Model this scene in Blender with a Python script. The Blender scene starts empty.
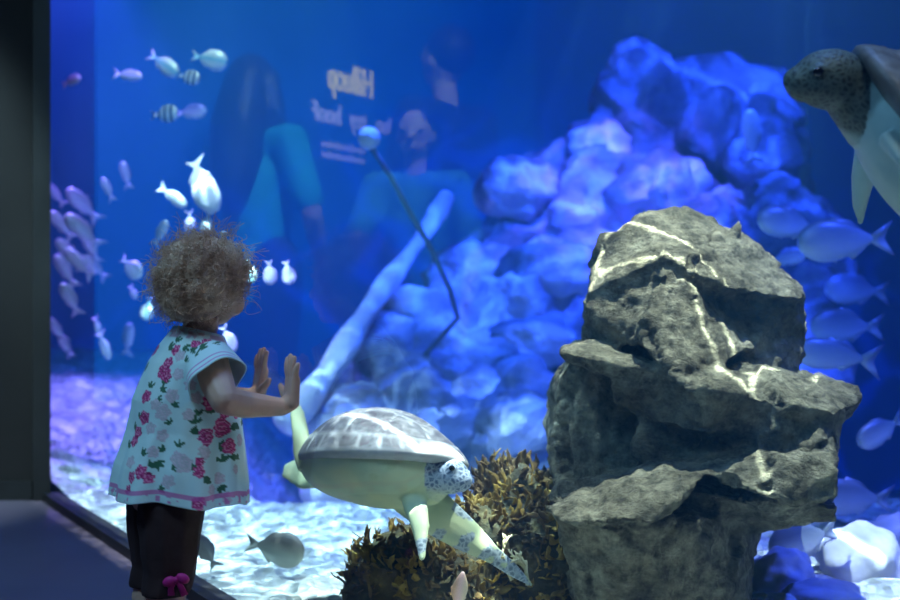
WATER_SCATTER = 0.04
import bpy, bmesh, math, random
from mathutils import Vector, Matrix, Euler, noise
sc = bpy.context.scene
COL = sc.collection
R = math.radians
CAMH, FOC = 0.735, 1250.0
N2 = Vector((0.8704, 0.4923, 0))      # tank glass normal, pointing into the water
D2 = Vector((0.4923, -0.8704, 0))     # along the glass, towards the viewer
G0 = Vector((-0.62, 3.09, 0))         # a point on the glass line
rnd = random.Random(7)

def at(px, py, Y):
    return Vector(((px - 450) / FOC * Y, Y, CAMH - (py - 300) / FOC * Y))

# ------------------------------------------------------------------ helpers
def tag(o, label=None, cat=None, group=None, kind=None):
    if label: o['label'] = label
    if cat: o['category'] = cat
    if group: o['group'] = group
    if kind: o['kind'] = kind
    return o

def obj(name, me, mat=None, parent=None, smooth=True, loc=None):
    """link a bmesh or mesh (world coordinates) as one object; under a parent it is made relative to the parent's place"""
    if isinstance(me, bmesh.types.BMesh):
        m = bpy.data.meshes.new(name); me.normal_update(); me.to_mesh(m); me.free(); me = m
    me.name = name
    o = bpy.data.objects.new(name, me); COL.objects.link(o)
    off = Vector((0, 0, 0))
    if parent is not None:
        o.parent = parent
        p = parent
        while p is not None:
            off += p.location; p = p.parent
        me.transform(Matrix.Translation(-off))
    elif loc is not None:
        me.transform(Matrix.Translation(-Vector(loc))); o.location = loc
    if mat is not None: 
        if not me.materials: me.materials.append(mat)
    if smooth:
        me.polygons.foreach_set('use_smooth', [True] * len(me.polygons))
    return o

def empty(name, loc, label, cat, group=None):
    o = bpy.data.objects.new(name, None); COL.objects.link(o); o.location = loc
    o.empty_display_size = 0.05
    return tag(o, label, cat, group)

def box(bm, lo, hi, M=None):
    r = bmesh.ops.create_cube(bm, size=1)
    lo, hi = Vector(lo), Vector(hi)
    c, s = (lo + hi) / 2, hi - lo
    for v in r['verts']:
        v.co = Vector((v.co.x * s.x, v.co.y * s.y, v.co.z * s.z)) + c
        if M: v.co = M @ v.co
    return r['verts']

def ball(bm, c, r, sub=3, M=None):
    g = bmesh.ops.create_icosphere(bm, subdivisions=sub, radius=1)
    if not hasattr(r, '__len__'): r = (r, r, r)
    for v in g['verts']:
        p = Vector((v.co.x * r[0], v.co.y * r[1], v.co.z * r[2]))
        if M: p = M @ p
        v.co = p + Vector(c)
    return g['verts']

def hullpts(bm, pts):
    vs = [bm.verts.new(p) for p in pts]
    g = bmesh.ops.convex_hull(bm, input=vs)
    bad = [e for e in g['geom_interior'] + g['geom_unused'] if isinstance(e, bmesh.types.BMVert)]
    bmesh.ops.delete(bm, geom=list(set(bad)), context='VERTS')

_ico = None
def icov():
    global _ico
    if _ico is None:
        b = bmesh.new(); bmesh.ops.create_icosphere(b, subdivisions=2, radius=1)
        _ico = [v.co.copy() for v in b.verts]; b.free()
    return _ico

def limb(bm, pts, rad):
    """tapered limb through points"""
    for i in range(len(pts) - 1):
        a, b = Vector(pts[i]), Vector(pts[i + 1])
        hullpts(bm, [a + v * rad[i] for v in icov()] + [b + v * rad[i + 1] for v in icov()])

def loft(bm, rings, cap=True, closed=True):
    n = len(rings[0])
    vs = [[bm.verts.new(p) for p in r] for r in rings]
    for i in range(len(rings) - 1):
        for j in range(n if closed else n - 1):
            k = (j + 1) % n
            bm.faces.new((vs[i][j], vs[i][k], vs[i + 1][k], vs[i + 1][j]))
    if cap and closed:
        bm.faces.new(vs[0][::-1]); bm.faces.new(vs[-1])
    return vs

def blade(bm, spine, hw, th, wdir, n=12):
    """flat flipper or leaf: rings of flattened ellipse along spine"""
    rings = []
    spine = [Vector(p) for p in spine]
    for i, p in enumerate(spine):
        t = (spine[min(i + 1, len(spine) - 1)] - spine[max(i - 1, 0)]).normalized()
        w = Vector(wdir[i] if isinstance(wdir, list) else wdir)
        w = (w - t * w.dot(t)).normalized(); u = t.cross(w)
        rings.append([p + w * hw[i] * math.cos(a) + u * th[i] * math.sin(a) for a in [2 * math.pi * k / n for k in range(n)]])
    loft(bm, rings)

def tube(bm, pts, rad, n=6):
    pts = [Vector(p) for p in pts]
    rings = []
    ref = Vector((0.3, 0.2, 1)).normalized()
    for i, p in enumerate(pts):
        t = (pts[min(i + 1, len(pts) - 1)] - pts[max(i - 1, 0)])
        t = t.normalized() if t.length > 1e-9 else Vector((0, 0, 1))
        w = ref - t * ref.dot(t)
        if w.length < 0.05: w = Vector((1, 0, 0)) - t * t.x
        w.normalize(); ref = w; u = t.cross(w)
        r = rad[i] if hasattr(rad, '__len__') else rad
        rings.append([p + (w * math.cos(a) + u * math.sin(a)) * r for a in [2 * math.pi * k / n for k in range(n)]])
    loft(bm, rings)

def fuse(bm, voxel, smooth=4):
    """melt overlapping closed shapes into one continuous skin"""
    bmesh.ops.recalc_face_normals(bm, faces=bm.faces)
    m = bpy.data.meshes.new('tmp'); bm.to_mesh(m); bm.free()
    o = bpy.data.objects.new('tmp', m); COL.objects.link(o)
    md = o.modifiers.new('r', 'REMESH'); md.mode = 'VOXEL'; md.voxel_size = voxel
    if smooth:
        s = o.modifiers.new('s', 'SMOOTH'); s.factor = 0.5; s.iterations = smooth
    dg = bpy.context.evaluated_depsgraph_get(); dg.update()
    me = bpy.data.meshes.new_from_object(o.evaluated_get(dg))
    bpy.data.objects.remove(o); bpy.data.meshes.remove(m)
    return me

def fbm(p, o=4):
    return noise.fractal(p, 1.0, 2.0, o)

# ------------------------------------------------------------------ materials
def newmat(name):
    m = bpy.data.materials.new(name); m.use_nodes = True
    nt = m.node_tree; b = nt.nodes['Principled BSDF']
    return m, nt, b

def nd(nt, typ, **kw):
    n = nt.nodes.new(typ)
    for k, v in kw.items():
        if k in n.inputs: n.inputs[k].default_value = v
        else: setattr(n, k, v)
    return n

def L(nt, a, b): nt.links.new(a, b)

def ramp(nt, fac, stops):
    r = nt.nodes.new('ShaderNodeValToRGB')
    e = r.color_ramp.elements
    while len(e) > 1: e.remove(e[-1])
    e[0].position = stops[0][0]; e[0].color = (*stops[0][1], 1)
    for p, c in stops[1:]:
        x = e.new(p); x.color = (*c, 1)
    L(nt, fac, r.inputs['Fac']); return r.outputs['Color']

def noisemat(name, stops, scale=8, detail=6, rough=0.8, bump=0.0, bscale=None, bdist=0.01, spec=0.3, coord='Object', distortion=0.0):
    m, nt, b = newmat(name)
    tc = nt.nodes.new('ShaderNodeTexCoord')
    n = nd(nt, 'ShaderNodeTexNoise', Scale=scale, Detail=detail, Distortion=distortion)
    L(nt, tc.outputs[coord], n.inputs['Vector'])
    L(nt, ramp(nt, n.outputs['Fac'], stops), b.inputs['Base Color'])
    b.inputs['Roughness'].default_value = rough
    b.inputs['Specular IOR Level'].default_value = spec
    if bump:
        n2 = nd(nt, 'ShaderNodeTexNoise', Scale=bscale or scale * 4, Detail=8)
        L(nt, tc.outputs[coord], n2.inputs['Vector'])
        bp = nd(nt, 'ShaderNodeBump', Strength=bump, Distance=bdist)
        L(nt, n2.outputs['Fac'], bp.inputs['Height']); L(nt, bp.outputs['Normal'], b.inputs['Normal'])
    return m

def flat(name, c, rough=0.6, spec=0.3, emit=None, estr=0):
    m = noisemat(name, [(0.3, tuple(x * 0.9 for x in c)), (0.7, tuple(min(1, x * 1.08) for x in c))], 12, 3, rough, spec=spec)
    if emit:
        b = m.node_tree.nodes['Principled BSDF']
        b.inputs['Emission Color'].default_value = (*emit, 1); b.inputs['Emission Strength'].default_value = estr
    return m

# ------------------------------------------------------------------ camera and render look
cam = bpy.data.cameras.new('camera'); co = bpy.data.objects.new('camera', cam); COL.objects.link(co)
cam.lens = 50; cam.sensor_width = 36; cam.clip_start = 0.02
co.location = (0, 0, CAMH); co.rotation_euler = (R(90), 0, 0)
cam.dof.use_dof = True; cam.dof.focus_distance = 2.62; cam.dof.aperture_fstop = 2.6
sc.camera = co
sc.view_settings.view_transform = 'Standard'; sc.view_settings.look = 'None'
sc.view_settings.gamma = 1; sc.view_settings.exposure = 0.0
sc.cycles.use_denoising = True
sc.cycles.max_bounces = 8; sc.cycles.diffuse_bounces = 3; sc.cycles.glossy_bounces = 3
sc.cycles.transparent_max_bounces = 16; sc.cycles.volume_bounces = 0
sc.cycles.caustics_reflective = False; sc.cycles.caustics_refractive = False
sc.cycles.sample_clamp_indirect = 4.0
w = bpy.data.worlds.new('world'); sc.world = w; w.use_nodes = True
w.node_tree.nodes['Background'].inputs[0].default_value = (0.10, 0.16, 0.35, 1)
w.node_tree.nodes['Background'].inputs[1].default_value = 0.12
# ------------------------------------------------------------------ the hall
m_floor = noisemat('dark_floor', [(0.3, (0.15, 0.10, 0.14)), (0.7, (0.18, 0.13, 0.17))], 3, 5, 0.5, bump=0.1, bscale=60, bdist=0.003)
m_wall = noisemat('dark_paint', [(0.3, (0.013, 0.0085, 0.0085)), (0.7, (0.02, 0.0145, 0.0145))], 2.5, 6, 0.7, bump=0.15, bscale=30, bdist=0.004)
m_trim = noisemat('black_frame', [(0.3, (0.02, 0.017, 0.018)), (0.7, (0.03, 0.026, 0.027))], 6, 4, 0.5)
m_ceil = noisemat('dark_ceiling', [(0.3, (0.03, 0.03, 0.035)), (0.7, (0.04, 0.04, 0.045))], 4, 3, 0.9)
def onglass(s, off=0.0, z=0.0):          # s metres along the glass from G0, off metres into the water
    return G0 + D2 * s + N2 * off + Vector((0, 0, z))
S0, S1 = -1.735, 3.6                      # glass from the end wall to behind the viewer
ZT = 3.0
GT = 1.86                                 # top of the pane
GM = Matrix(((D2.x, N2.x, 0, G0.x), (D2.y, N2.y, 0, G0.y), (0, 0, 1, 0), (0, 0, 0, 1)))   # (s, off, z) -> world
def gbox(name, lo, hi, mat, kind='structure'):
    bm = bmesh.new(); box(bm, lo, hi, GM); bmesh.ops.recalc_face_normals(bm, faces=bm.faces)
    return tag(obj(name, bm, mat, smooth=False), kind=kind)
XL, YB = -6.0, -3.0
EW = 4.6
def prism(name, poly, z0, z1, mat, kind='structure'):
    bm = bmesh.new()
    a = [bm.verts.new((x, y, z0)) for x, y in poly]; b = [bm.verts.new((x, y, z1)) for x, y in poly]
    n = len(poly)
    bm.faces.new(a[::-1]); bm.faces.new(b)
    for i in range(n): bm.faces.new((a[i], a[(i + 1) % n], b[(i + 1) % n], b[i]))
    bmesh.ops.recalc_face_normals(bm, faces=bm.faces)
    return tag(obj(name, bm, mat, smooth=False), kind=kind)
p0, p1 = onglass(S0), onglass(S1)
hall_poly = [(p0.x, p0.y), (p1.x, p1.y), (p1.x, YB), (XL, YB), (XL, EW)]
prism('floor', hall_poly, -0.1, 0.0, m_floor)
prism('ceiling', hall_poly, ZT, ZT + 0.1, m_ceil)
# end wall with a shallow recessed panel
prism('wall_end', [(XL, EW), (p0.x - 0.03, EW), (p0.x - 0.14, EW + 0.25), (XL, EW + 0.25)], -0.1, ZT, m_wall)
prism('wall_back', [(XL, YB - 0.1), (p1.x, YB - 0.1), (p1.x, YB), (XL, YB)], -0.1, ZT, m_wall)
prism('wall_left', [(XL - 0.1, YB), (XL, YB), (XL, EW), (XL - 0.1, EW)], -0.1, ZT, m_wall)
prism('wall_right', [(p1.x, YB), (p1.x + 0.1, YB), (p1.x + 0.1, p1.y + 0.1), (p1.x, p1.y)], -0.1, ZT, m_wall)
prism('baseboard_end', [(XL, EW - 0.015), (p0.x - 0.06, EW - 0.015), (p0.x - 0.06, EW), (XL, EW)], 0.0, 0.07, m_trim)
# upright frame at the end of the glass, low kerb under it, added light-blocking header above it
prism('trim_1', [(p0.x - 0.05, EW - 0.03), (p0.x + 0.014, EW - 0.03), (p0.x - 0.1, EW + 0.2), (p0.x - 0.13, EW + 0.2)], 0.0, ZT, m_trim)
gbox('trim_2', (S0 + 0.03, -0.03, 0.0), (S1, 0.03, 0.03), m_trim)
gbox('trim_3', (S0, -0.03, GT), (S1, 0.03, GT + 0.06), m_trim)
gbox('wall_light_block', (S0, -0.03, GT + 0.06), (S1, 0.03, ZT), m_wall)  # unseen, added to keep tank lamp light off the child and hall floor

# glass pane: clear acrylic, the hall mirrors in its front face
m_glass, nt, b = newmat('acrylic')
nt.nodes.remove(b)
out = nt.nodes['Material Output']
lw = nd(nt, 'ShaderNodeLayerWeight', Blend=0.5)
pw = nd(nt, 'ShaderNodeMath', operation='POWER'); pw.inputs[1].default_value = 5
L(nt, lw.outputs['Facing'], pw.inputs[0])
ma = nd(nt, 'ShaderNodeMath', operation='MULTIPLY_ADD'); ma.inputs[1].default_value = 0.96; ma.inputs[2].default_value = 0.04
L(nt, pw.outputs[0], ma.inputs[0])
ge = nt.nodes.new('ShaderNodeNewGeometry')
inv = nd(nt, 'ShaderNodeMath', operation='SUBTRACT'); inv.inputs[0].default_value = 1.0
L(nt, ge.outputs['Backfacing'], inv.inputs[1])
mu = nd(nt, 'ShaderNodeMath', operation='MULTIPLY'); L(nt, ma.outputs[0], mu.inputs[0]); L(nt, inv.outputs[0], mu.inputs[1])
tr = nd(nt, 'ShaderNodeBsdfTransparent'); tr.inputs[0].default_value = (0.985, 0.992, 1, 1)
gl = nd(nt, 'ShaderNodeBsdfGlossy'); gl.inputs['Roughness'].default_value = 0.0
mx = nt.nodes.new('ShaderNodeMixShader')
L(nt, mu.outputs[0], mx.inputs[0]); L(nt, tr.outputs[0], mx.inputs[1]); L(nt, gl.outputs[0], mx.inputs[2])
L(nt, mx.outputs[0], out.inputs['Surface'])
gp = gbox('window_1', (S0 + 0.0, 0.0, 0.0), (S1, 0.03, GT), m_glass)

# ------------------------------------------------------------------ the tank shell
m_tank = noisemat('tank_blue', [(0.3, (0.05, 0.30, 0.5)), (0.7, (0.07, 0.36, 0.58))], 0.7, 3, 0.9)
TXL, TXR, TYB = -4.2, 5.2, 9.6
prism('wall_tank_back', [(TXL, TYB), (TXR, TYB), (TXR, TYB + 0.1), (TXL, TYB + 0.1)], -1.1, 4.2, m_tank)
prism('wall_tank_left', [(TXL - 0.1, EW + 0.25), (TXL, EW + 0.25), (TXL, TYB), (TXL - 0.1, TYB)], -1.1, 4.2, m_tank)
prism('wall_tank_right', [(TXR, p1.y), (TXR + 0.1, p1.y), (TXR + 0.1, TYB), (TXR, TYB)], -1.1, 4.2, m_tank)

# sand bed, rising into a bank at the back left
m_sand, nt, b = newmat('pale_rubble_sand')
tc = nt.nodes.new('ShaderNodeTexCoord')
n1 = nd(nt, 'ShaderNodeTexNoise', Scale=9.0, Detail=6.0)
n2 = nd(nt, 'ShaderNodeTexVoronoi', Scale=26.0)
L(nt, tc.outputs['Object'], n1.inputs['Vector']); L(nt, tc.outputs['Object'], n2.inputs['Vector'])
L(nt, ramp(nt, n1.outputs['Fac'], [(0.3, (0.42, 0.42, 0.40)), (0.52, (0.66, 0.68, 0.62)), (0.7, (0.85, 0.85, 0.78))]), b.inputs['Base Color'])
b.inputs['Roughness'].default_value = 0.9
bp = nd(nt, 'ShaderNodeBump', Strength=1.0, Distance=0.05)
L(nt, n2.outputs['Distance'], bp.inputs['Height']); L(nt, bp.outputs['Normal'], b.inputs['Normal'])
def sandz(x, y):
    d = (Vector((x, y, 0)) - G0).dot(N2)
    z = 0.02 + 0.03 * fbm(Vector((x * 2.2, y * 2.2, 3))) * min(1, max(0, d) * 3 + 0.1)
    t = max(0.0, y - 4.2)
    left = 1 / (1 + math.exp((x + 1.15) * 4))
    z += left * (0.36 * (1 - math.exp(-t * 0.45)))
    drop = 1 / (1 + math.exp(-(x + 1.45 - 0.12 * (y - 5)) * 5)) * (1 / (1 + math.exp(-(y - 5.35) * 4)))
    z -= drop * 0.75
    z += (0.024 * noise.noise(Vector((x * 9, y * 9, 0))) + 0.016 * noise.noise(Vector((x * 21, y * 21, 4)))) * min(1, max(0, d) * 4)
    return z
bm = bmesh.new()
nx, ny = 400, 260
# built in glass coordinates so the front edge follows the pane
vs = []
for j in range(ny + 1):
    off = 0.031 + 9.8 * (j / ny) ** 1.6
    r = []
    for i in range(nx + 1):
        s = -7.6 + (S1 + 7.6 - 0.02) * i / nx
        p = GM @ Vector((s, off, 0)); p.z = sandz(p.x, p.y)
        r.append(bm.verts.new(p))
    vs.append(r)
for j in range(ny):
    for i in range(nx):
        q = (vs[j][i], vs[j][i + 1], vs[j + 1][i + 1], vs[j + 1][i])
        c = sum((v.co for v in q), Vector()) / 4
        if TXL + 0.04 < c.x < TXR - 0.05 and c.y < TYB - 0.05 and not (c.x < p0.x + 0.02 - (c.y - EW) * 0.4 and c.y < EW + 0.26): bm.faces.new(q)
bmesh.ops.delete(bm, geom=[v for v in bm.verts if not v.link_faces], context='VERTS')
tag(obj('sand_bed', bm, m_sand), 'pale rubble sand covering the tank floor behind the glass', 'sand', kind='stuff')

# the water: tints what lies deeper blue
m_water, nt, b = newmat('sea_water')
nt.nodes.remove(b)
va = nd(nt, 'ShaderNodeVolumeAbsorption', Density=0.28); va.inputs['Color'].default_value = (0.30, 0.66, 0.96, 1)
vsn = nd(nt, 'ShaderNodeVolumeScatter', Density=WATER_SCATTER, Anisotropy=0.3); vsn.inputs['Color'].default_value = (0.10, 0.42, 1.0, 1)
ad = nt.nodes.new('ShaderNodeAddShader')
L(nt, va.outputs[0], ad.inputs[0]); L(nt, vsn.outputs[0], ad.inputs[1])
L(nt, (ad if WATER_SCATTER > 0 else va).outputs[0], nt.nodes['Material Output'].inputs['Volume'])
wp0, wp1 = onglass(S0, 0.034), onglass(S1 - 0.02, 0.034)
prism('water', [(wp0.x - 0.13, EW + 0.26), (wp0.x + 0.005, wp0.y), (wp1.x, wp1.y), (TXR - 0.01, wp1.y), (TXR - 0.01, TYB - 0.01), (TXL + 0.01, TYB - 0.01), (TXL + 0.01, EW + 0.26)], -1.0, 2.85, m_water, kind='structure')
# ------------------------------------------------------------------ rocks
m_rock, nt, b = newmat('grey_rock')
tc = nt.nodes.new('ShaderNodeTexCoord')
n1 = nd(nt, 'ShaderNodeTexNoise', Scale=9.0, Detail=9.0, Roughness=0.68, Distortion=0.4)
n3 = nd(nt, 'ShaderNodeTexNoise', Scale=34.0, Detail=8.0, Roughness=0.7)
for n in (n1, n3): L(nt, tc.outputs['Object'], n.inputs['Vector'])
c1 = ramp(nt, n1.outputs['Fac'], [(0.32, (0.11, 0.095, 0.06)), (0.5, (0.31, 0.27, 0.175)), (0.66, (0.58, 0.51, 0.34))])
c2 = ramp(nt, n3.outputs['Fac'], [(0.36, (0.16, 0.16, 0.17)), (0.56, (1, 1, 1))])
mm = nd(nt, 'ShaderNodeMix', data_type='RGBA', blend_type='MULTIPLY'); mm.inputs[0].default_value = 0.75
L(nt, c1, mm.inputs[6]); L(nt, c2, mm.inputs[7]); L(nt, mm.outputs[2], b.inputs['Base Color'])
b.inputs['Roughness'].default_value = 0.85; b.inputs['Specular IOR Level'].default_value = 0.2
mp = nd(nt, 'ShaderNodeMapping'); mp.inputs['Scale'].default_value = (1, 1, 1.4); mp.inputs['Rotation'].default_value = (0.2, 0.35, 0)
L(nt, tc.outputs['Object'], mp.inputs['Vector'])
n4 = nd(nt, 'ShaderNodeTexNoise', Scale=20.0, Detail=10.0, Roughness=0.72)
L(nt, mp.outputs[0], n4.inputs['Vector'])
bp = nd(nt, 'ShaderNodeBump', Strength=1.0, Distance=0.05)
L(nt, n4.outputs['Fac'], bp.inputs['Height']); L(nt, bp.outputs['Normal'], b.inputs['Normal'])

def slab(bm, pts, back=0.3, squeeze=0.9):
    """solid chunk behind a set of front points (px, py, depth)"""
    ps = [at(*p) for p in pts]
    c = sum(ps, Vector()) / len(ps)
    q = [c + (p - c) * squeeze + Vector(((p.x / p.y) * back, back, 0)) for p in ps]
    hullpts(bm, ps + q)
bm = bmesh.new()
# top slab leaning to the viewer, its lower edge a ridge over a hollow
slab(bm, [(602, 238, 2.96), (641, 211, 3.0), (690, 213, 3.02), (738, 231, 3.02), (769, 264, 3.0), (804, 288, 2.94), (801, 300, 2.9), (737, 290, 2.80), (664, 257, 2.77), (604, 275, 2.86), (583, 294, 2.83)], 0.3)
slab(bm, [(733, 226, 2.99), (739, 219, 3.0), (741, 234, 2.99), (730, 236, 2.98)], 0.03)
slab(bm, [(655, 262, 2.86), (735, 296, 2.88), (800, 300, 2.95), (798, 375, 2.93), (740, 375, 2.86), (640, 358, 2.84)], 0.3)
slab(bm, [(664, 262, 2.775), (637, 342, 2.69), (655, 362, 2.68), (702, 380, 2.70), (752, 350, 2.80), (737, 322, 2.85), (700, 285, 2.84)], 0.25)
slab(bm, [(580, 300, 2.84), (600, 255, 2.92), (664, 258, 2.78), (652, 300, 2.76), (637, 345, 2.74), (592, 350, 2.86)], 0.3)
slab(bm, [(774, 292, 2.92), (804, 289, 2.93), (806, 330, 2.95), (798, 378, 2.93), (765, 378, 2.88), (752, 352, 2.86)], 0.2)
# middle block
slab(bm, [(640, 366, 2.72), (662, 370, 2.70), (720, 391, 2.62), (752, 368, 2.76), (800, 376, 2.82), (858, 394, 2.77), (860, 402, 2.74), (838, 412, 2.66), (838, 436, 2.68), (800, 446, 2.70), (700, 436, 2.66), (655, 424, 2.72)], 0.35)
slab(bm, [(560, 352, 2.74), (572, 345, 2.80), (604, 346, 2.78), (664, 371, 2.68), (655, 392, 2.70), (610, 378, 2.74), (566, 362, 2.75)], 0.4)
slab(bm, [(640, 400, 2.74), (700, 430, 2.74), (840, 440, 2.76), (840, 470, 2.76), (690, 475, 2.76), (635, 470, 2.78)], 0.35)
slab(bm, [(612, 382, 2.72), (648, 388, 2.69), (660, 410, 2.70), (650, 428, 2.76), (615, 405, 2.76)], 0.2)
slab(bm, [(552, 385, 2.97), (566, 362, 2.94), (640, 380, 2.93), (648, 500, 2.90), (555, 505, 2.97), (547, 440, 3.0)], 0.35)
slab(bm, [(712, 458, 2.64), (760, 449, 2.62), (832, 452, 2.62), (836, 468, 2.60), (838, 500, 2.58), (820, 508, 2.58), (770, 500, 2.56), (735, 486, 2.56), (700, 474, 2.60), (690, 468, 2.64)], 0.4)
slab(bm, [(745, 500, 2.64), (838, 508, 2.64), (836, 522, 2.68), (745, 535, 2.75), (690, 530, 2.8), (690, 490, 2.7)], 0.35)
# base with a pale ledge on its top
slab(bm, [(547, 510, 2.60), (560, 493, 2.70), (600, 500, 2.74), (640, 496, 2.72), (690, 466, 2.66), (716, 458, 2.66), (708, 474, 2.58), (672, 500, 2.52), (650, 524, 2.49), (600, 524, 2.49), (560, 522, 2.54)], 0.3)
slab(bm, [(556, 518, 2.58), (602, 528, 2.52), (650, 528, 2.52), (690, 512, 2.58), (752, 520, 2.80), (750, 668, 2.72), (690, 668, 2.62), (600, 668, 2.60), (575, 600, 2.62)], 0.45, 1.0)
slab(bm, [(600, 262, 3.0), (790, 305, 3.05), (790, 420, 2.9), (760, 500, 2.86), (740, 600, 2.85), (590, 600, 2.8), (565, 400, 2.95), (600, 330, 2.9)], 0.25)
slab(bm, [(765, 405, 2.66), (842, 405, 2.68), (838, 470, 2.64), (800, 472, 2.62), (755, 450, 2.64), (745, 425, 2.68)], 0.3)
slab(bm, [(700, 425, 2.70), (770, 420, 2.68), (770, 470, 2.66), (690, 470, 2.72)], 0.3)
me = fuse(bm, 0.0065, 0)
bm = bmesh.new(); bm.from_mesh(me); bm.normal_update()
for v in bm.verts:
    p = v.co
    a = fbm(p * 6.5 + Vector((5, 1, 2)), 6) * 0.013
    a += (0.4 - abs(fbm(p * 22, 3))) * 0.007
    for sc_, am in ((5.0, 0.10), (11.0, 0.07)):             # chisel-like facets
        w_ = p * sc_ + Vector((fbm(p * 5), fbm(p * 5 + Vector((7, 0, 0))), fbm(p * 5 + Vector((0, 7, 0))))) * 0.35
        ds_, cs_ = noise.voronoi(w_)
        a += max(-0.5, min(0.5, (w_ - cs_[0]).dot(noise.cell_vector(cs_[0] * 3.1) * 2 - Vector((1, 1, 1))))) / sc_ * am
    a += (0.5 - abs(noise.noise(p * 15))) * 0.010 + noise.noise(p * 45) * 0.004
    a -= max(0, 0.22 - noise.voronoi(p * 9)[0][0]) * 0.03
    v.co = p + v.normal * (a - 0.006)
bm.to_mesh(me); bm.free()
rock = obj('rock', me, m_rock, loc=(0.56, 2.9, 0.02))
tag(rock, 'tall craggy grey rock with jutting ledges standing close behind the glass', 'rock')

def boulder(name, c, r, seed, mat, label, cat='boulder', group=None, sub=4, amp=0.22, freq=1.6, sharp=False):
    bm = bmesh.new(); bmesh.ops.create_icosphere(bm, subdivisions=sub, radius=1)
    rr = r if hasattr(r, '__len__') else (r, r, r)
    off = Vector((seed * 3.7, seed * 1.3, seed * 2.1))
    for v in bm.verts:
        p = v.co.copy()
        k = 1 + amp * fbm(p * freq + off, 4)
        if sharp: k += 0.25 * (0.4 - noise.voronoi(p * 1.7 + off)[0][0])
        v.co = Vector((p.x * rr[0], p.y * rr[1], p.z * rr[2])) * k + Vector(c)
    return tag(obj(name, bm, mat, loc=c), label, cat, group)

m_reef = noisemat('reef_stone', [(0.36, (0.05, 0.06, 0.08)), (0.5, (0.18, 0.2, 0.26)), (0.62, (0.70, 0.66, 0.78))], 1.7, 7, 0.9, bump=0.7, bscale=14, bdist=0.05)
# the reef bank: boulders grown together into one slope that climbs to the right
rr = random.Random(11)
bm = bmesh.new()
for k in range(130):
    t = rr.random(); s = rr.random()
    px = 335 + 470 * t + rr.uniform(-15, 15)
    top = 400 - 335 * min(1, max(0, (px - 350) / 290)) ** 0.8
    if px > 740: top += (px - 740) * 1.0
    py = top + 28 + (470 - top) * s
    Y = 6.9 - 1.6 * (py - 60) / 400 + rr.uniform(-0.15, 0.2) - 0.3 * t
    r0 = rr.uniform(0.10, 0.26)
    M = Euler((rr.uniform(0, 3), rr.uniform(0, 3), rr.uniform(0, 3))).to_matrix()
    ball(bm, at(px, py, Y), (r0 * rr.uniform(0.8, 1.5), r0 * rr.uniform(0.8, 1.3), r0 * rr.uniform(0.6, 0.9)), 2, M)
hullpts(bm, [at(x, y, Y) for x, y, Y in [(360, 470, 5.9), (380, 400, 6.4), (480, 230, 6.9), (560, 140, 7.1), (640, 95, 7.2), (760, 90, 7.2), (800, 150, 7.1), (800, 480, 5.7), (400, 480, 5.7), (400, 480, 7.6), (640, 100, 8.0), (800, 100, 8.0), (800, 480, 8.0)]])
me = fuse(bm, 0.032, 1)
bm = bmesh.new(); bm.from_mesh(me); bm.normal_update()
for v in bm.verts:
    p = v.co
    v.co = p + v.normal * (fbm(p * 3.0, 4) * 0.08 + (0.4 - abs(noise.noise(p * 7))) * 0.07 + (0.4 - abs(noise.noise(p * 15))) * 0.03)
bm.to_mesh(me); bm.free()
tag(obj('reef', me, m_reef, loc=(1.0, 6.6, 0.0)), 'blue-lit bank of piled reef rock climbing across the back of the tank', 'reef')

for px, py, Y, r, sd, lab in [
    (440, 432, 5.2, (0.22, 0.2, 0.16), 1, 'smooth pale rounded boulder directly above the swimming turtle shell'),
    (489, 398, 5.35, (0.2, 0.2, 0.15), 2, 'pale sloping boulder wedged right of the round boulder above the turtle'),
    (520, 425, 5.0, (0.17, 0.18, 0.14), 3, 'blue veined boulder beside the left edge of the big rock, above the seaweed'),
    (535, 345, 5.5, (0.24, 0.2, 0.14), 4, 'broad pale slab of reef rock halfway up the bank, left of the big rock'),
    (560, 275, 5.7, (0.27, 0.2, 0.16), 5, 'violet-tinted boulder left of the top of the big rock'),
    (520, 190, 6.1, (0.22, 0.2, 0.16), 6, 'boulder with a pale patch high on the left slope of the bank'),
    (660, 190, 6.0, (0.26, 0.2, 0.18), 8, 'pale violet boulder directly behind the top of the big rock'),
    (600, 150, 6.3, (0.2, 0.2, 0.15), 9, 'rounded blue boulder high on the bank, up and left of the big rock summit'),
    (705, 108, 6.6, (0.5, 0.3, 0.26), 12, 'deep blue broad boulder crowning the top of the reef bank'),
    (390, 365, 5.8, (0.2, 0.2, 0.14), 13, 'low bluish boulder at the foot of the bank under the leaning log')]:
    boulder('boulder', at(px, py, Y), r, sd, m_reef, lab)
# pale angular stones at the lower right, under the big rock's overhang
m_pale = noisemat('pale_stone', [(0.35, (0.35, 0.35, 0.4)), (0.6, (0.75, 0.72, 0.78))], 4, 5, 0.9, bump=0.3, bscale=20, bdist=0.02)
for px, py, Y, r, sd, lab in [
    (782, 578, 3.12, (0.085, 0.09, 0.075), 21, 'blue-shaded angular stone directly under the right overhang of the big rock'),
    (862, 568, 3.30, (0.13, 0.13, 0.11), 22, 'large bright white stone on the sand right of the big rock'),
    (826, 598, 2.98, (0.10, 0.08, 0.045), 23, 'flat blue-shaded stone at the bottom edge beside the big rock'),
    (900, 545, 3.7, (0.11, 0.12, 0.1), 24, 'pale stone at the far right edge of the tank floor')]:
    boulder('stone', at(px, py, Y), r, sd, m_pale, lab, 'stone', amp=0.2, freq=1.0, sharp=True)

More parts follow.
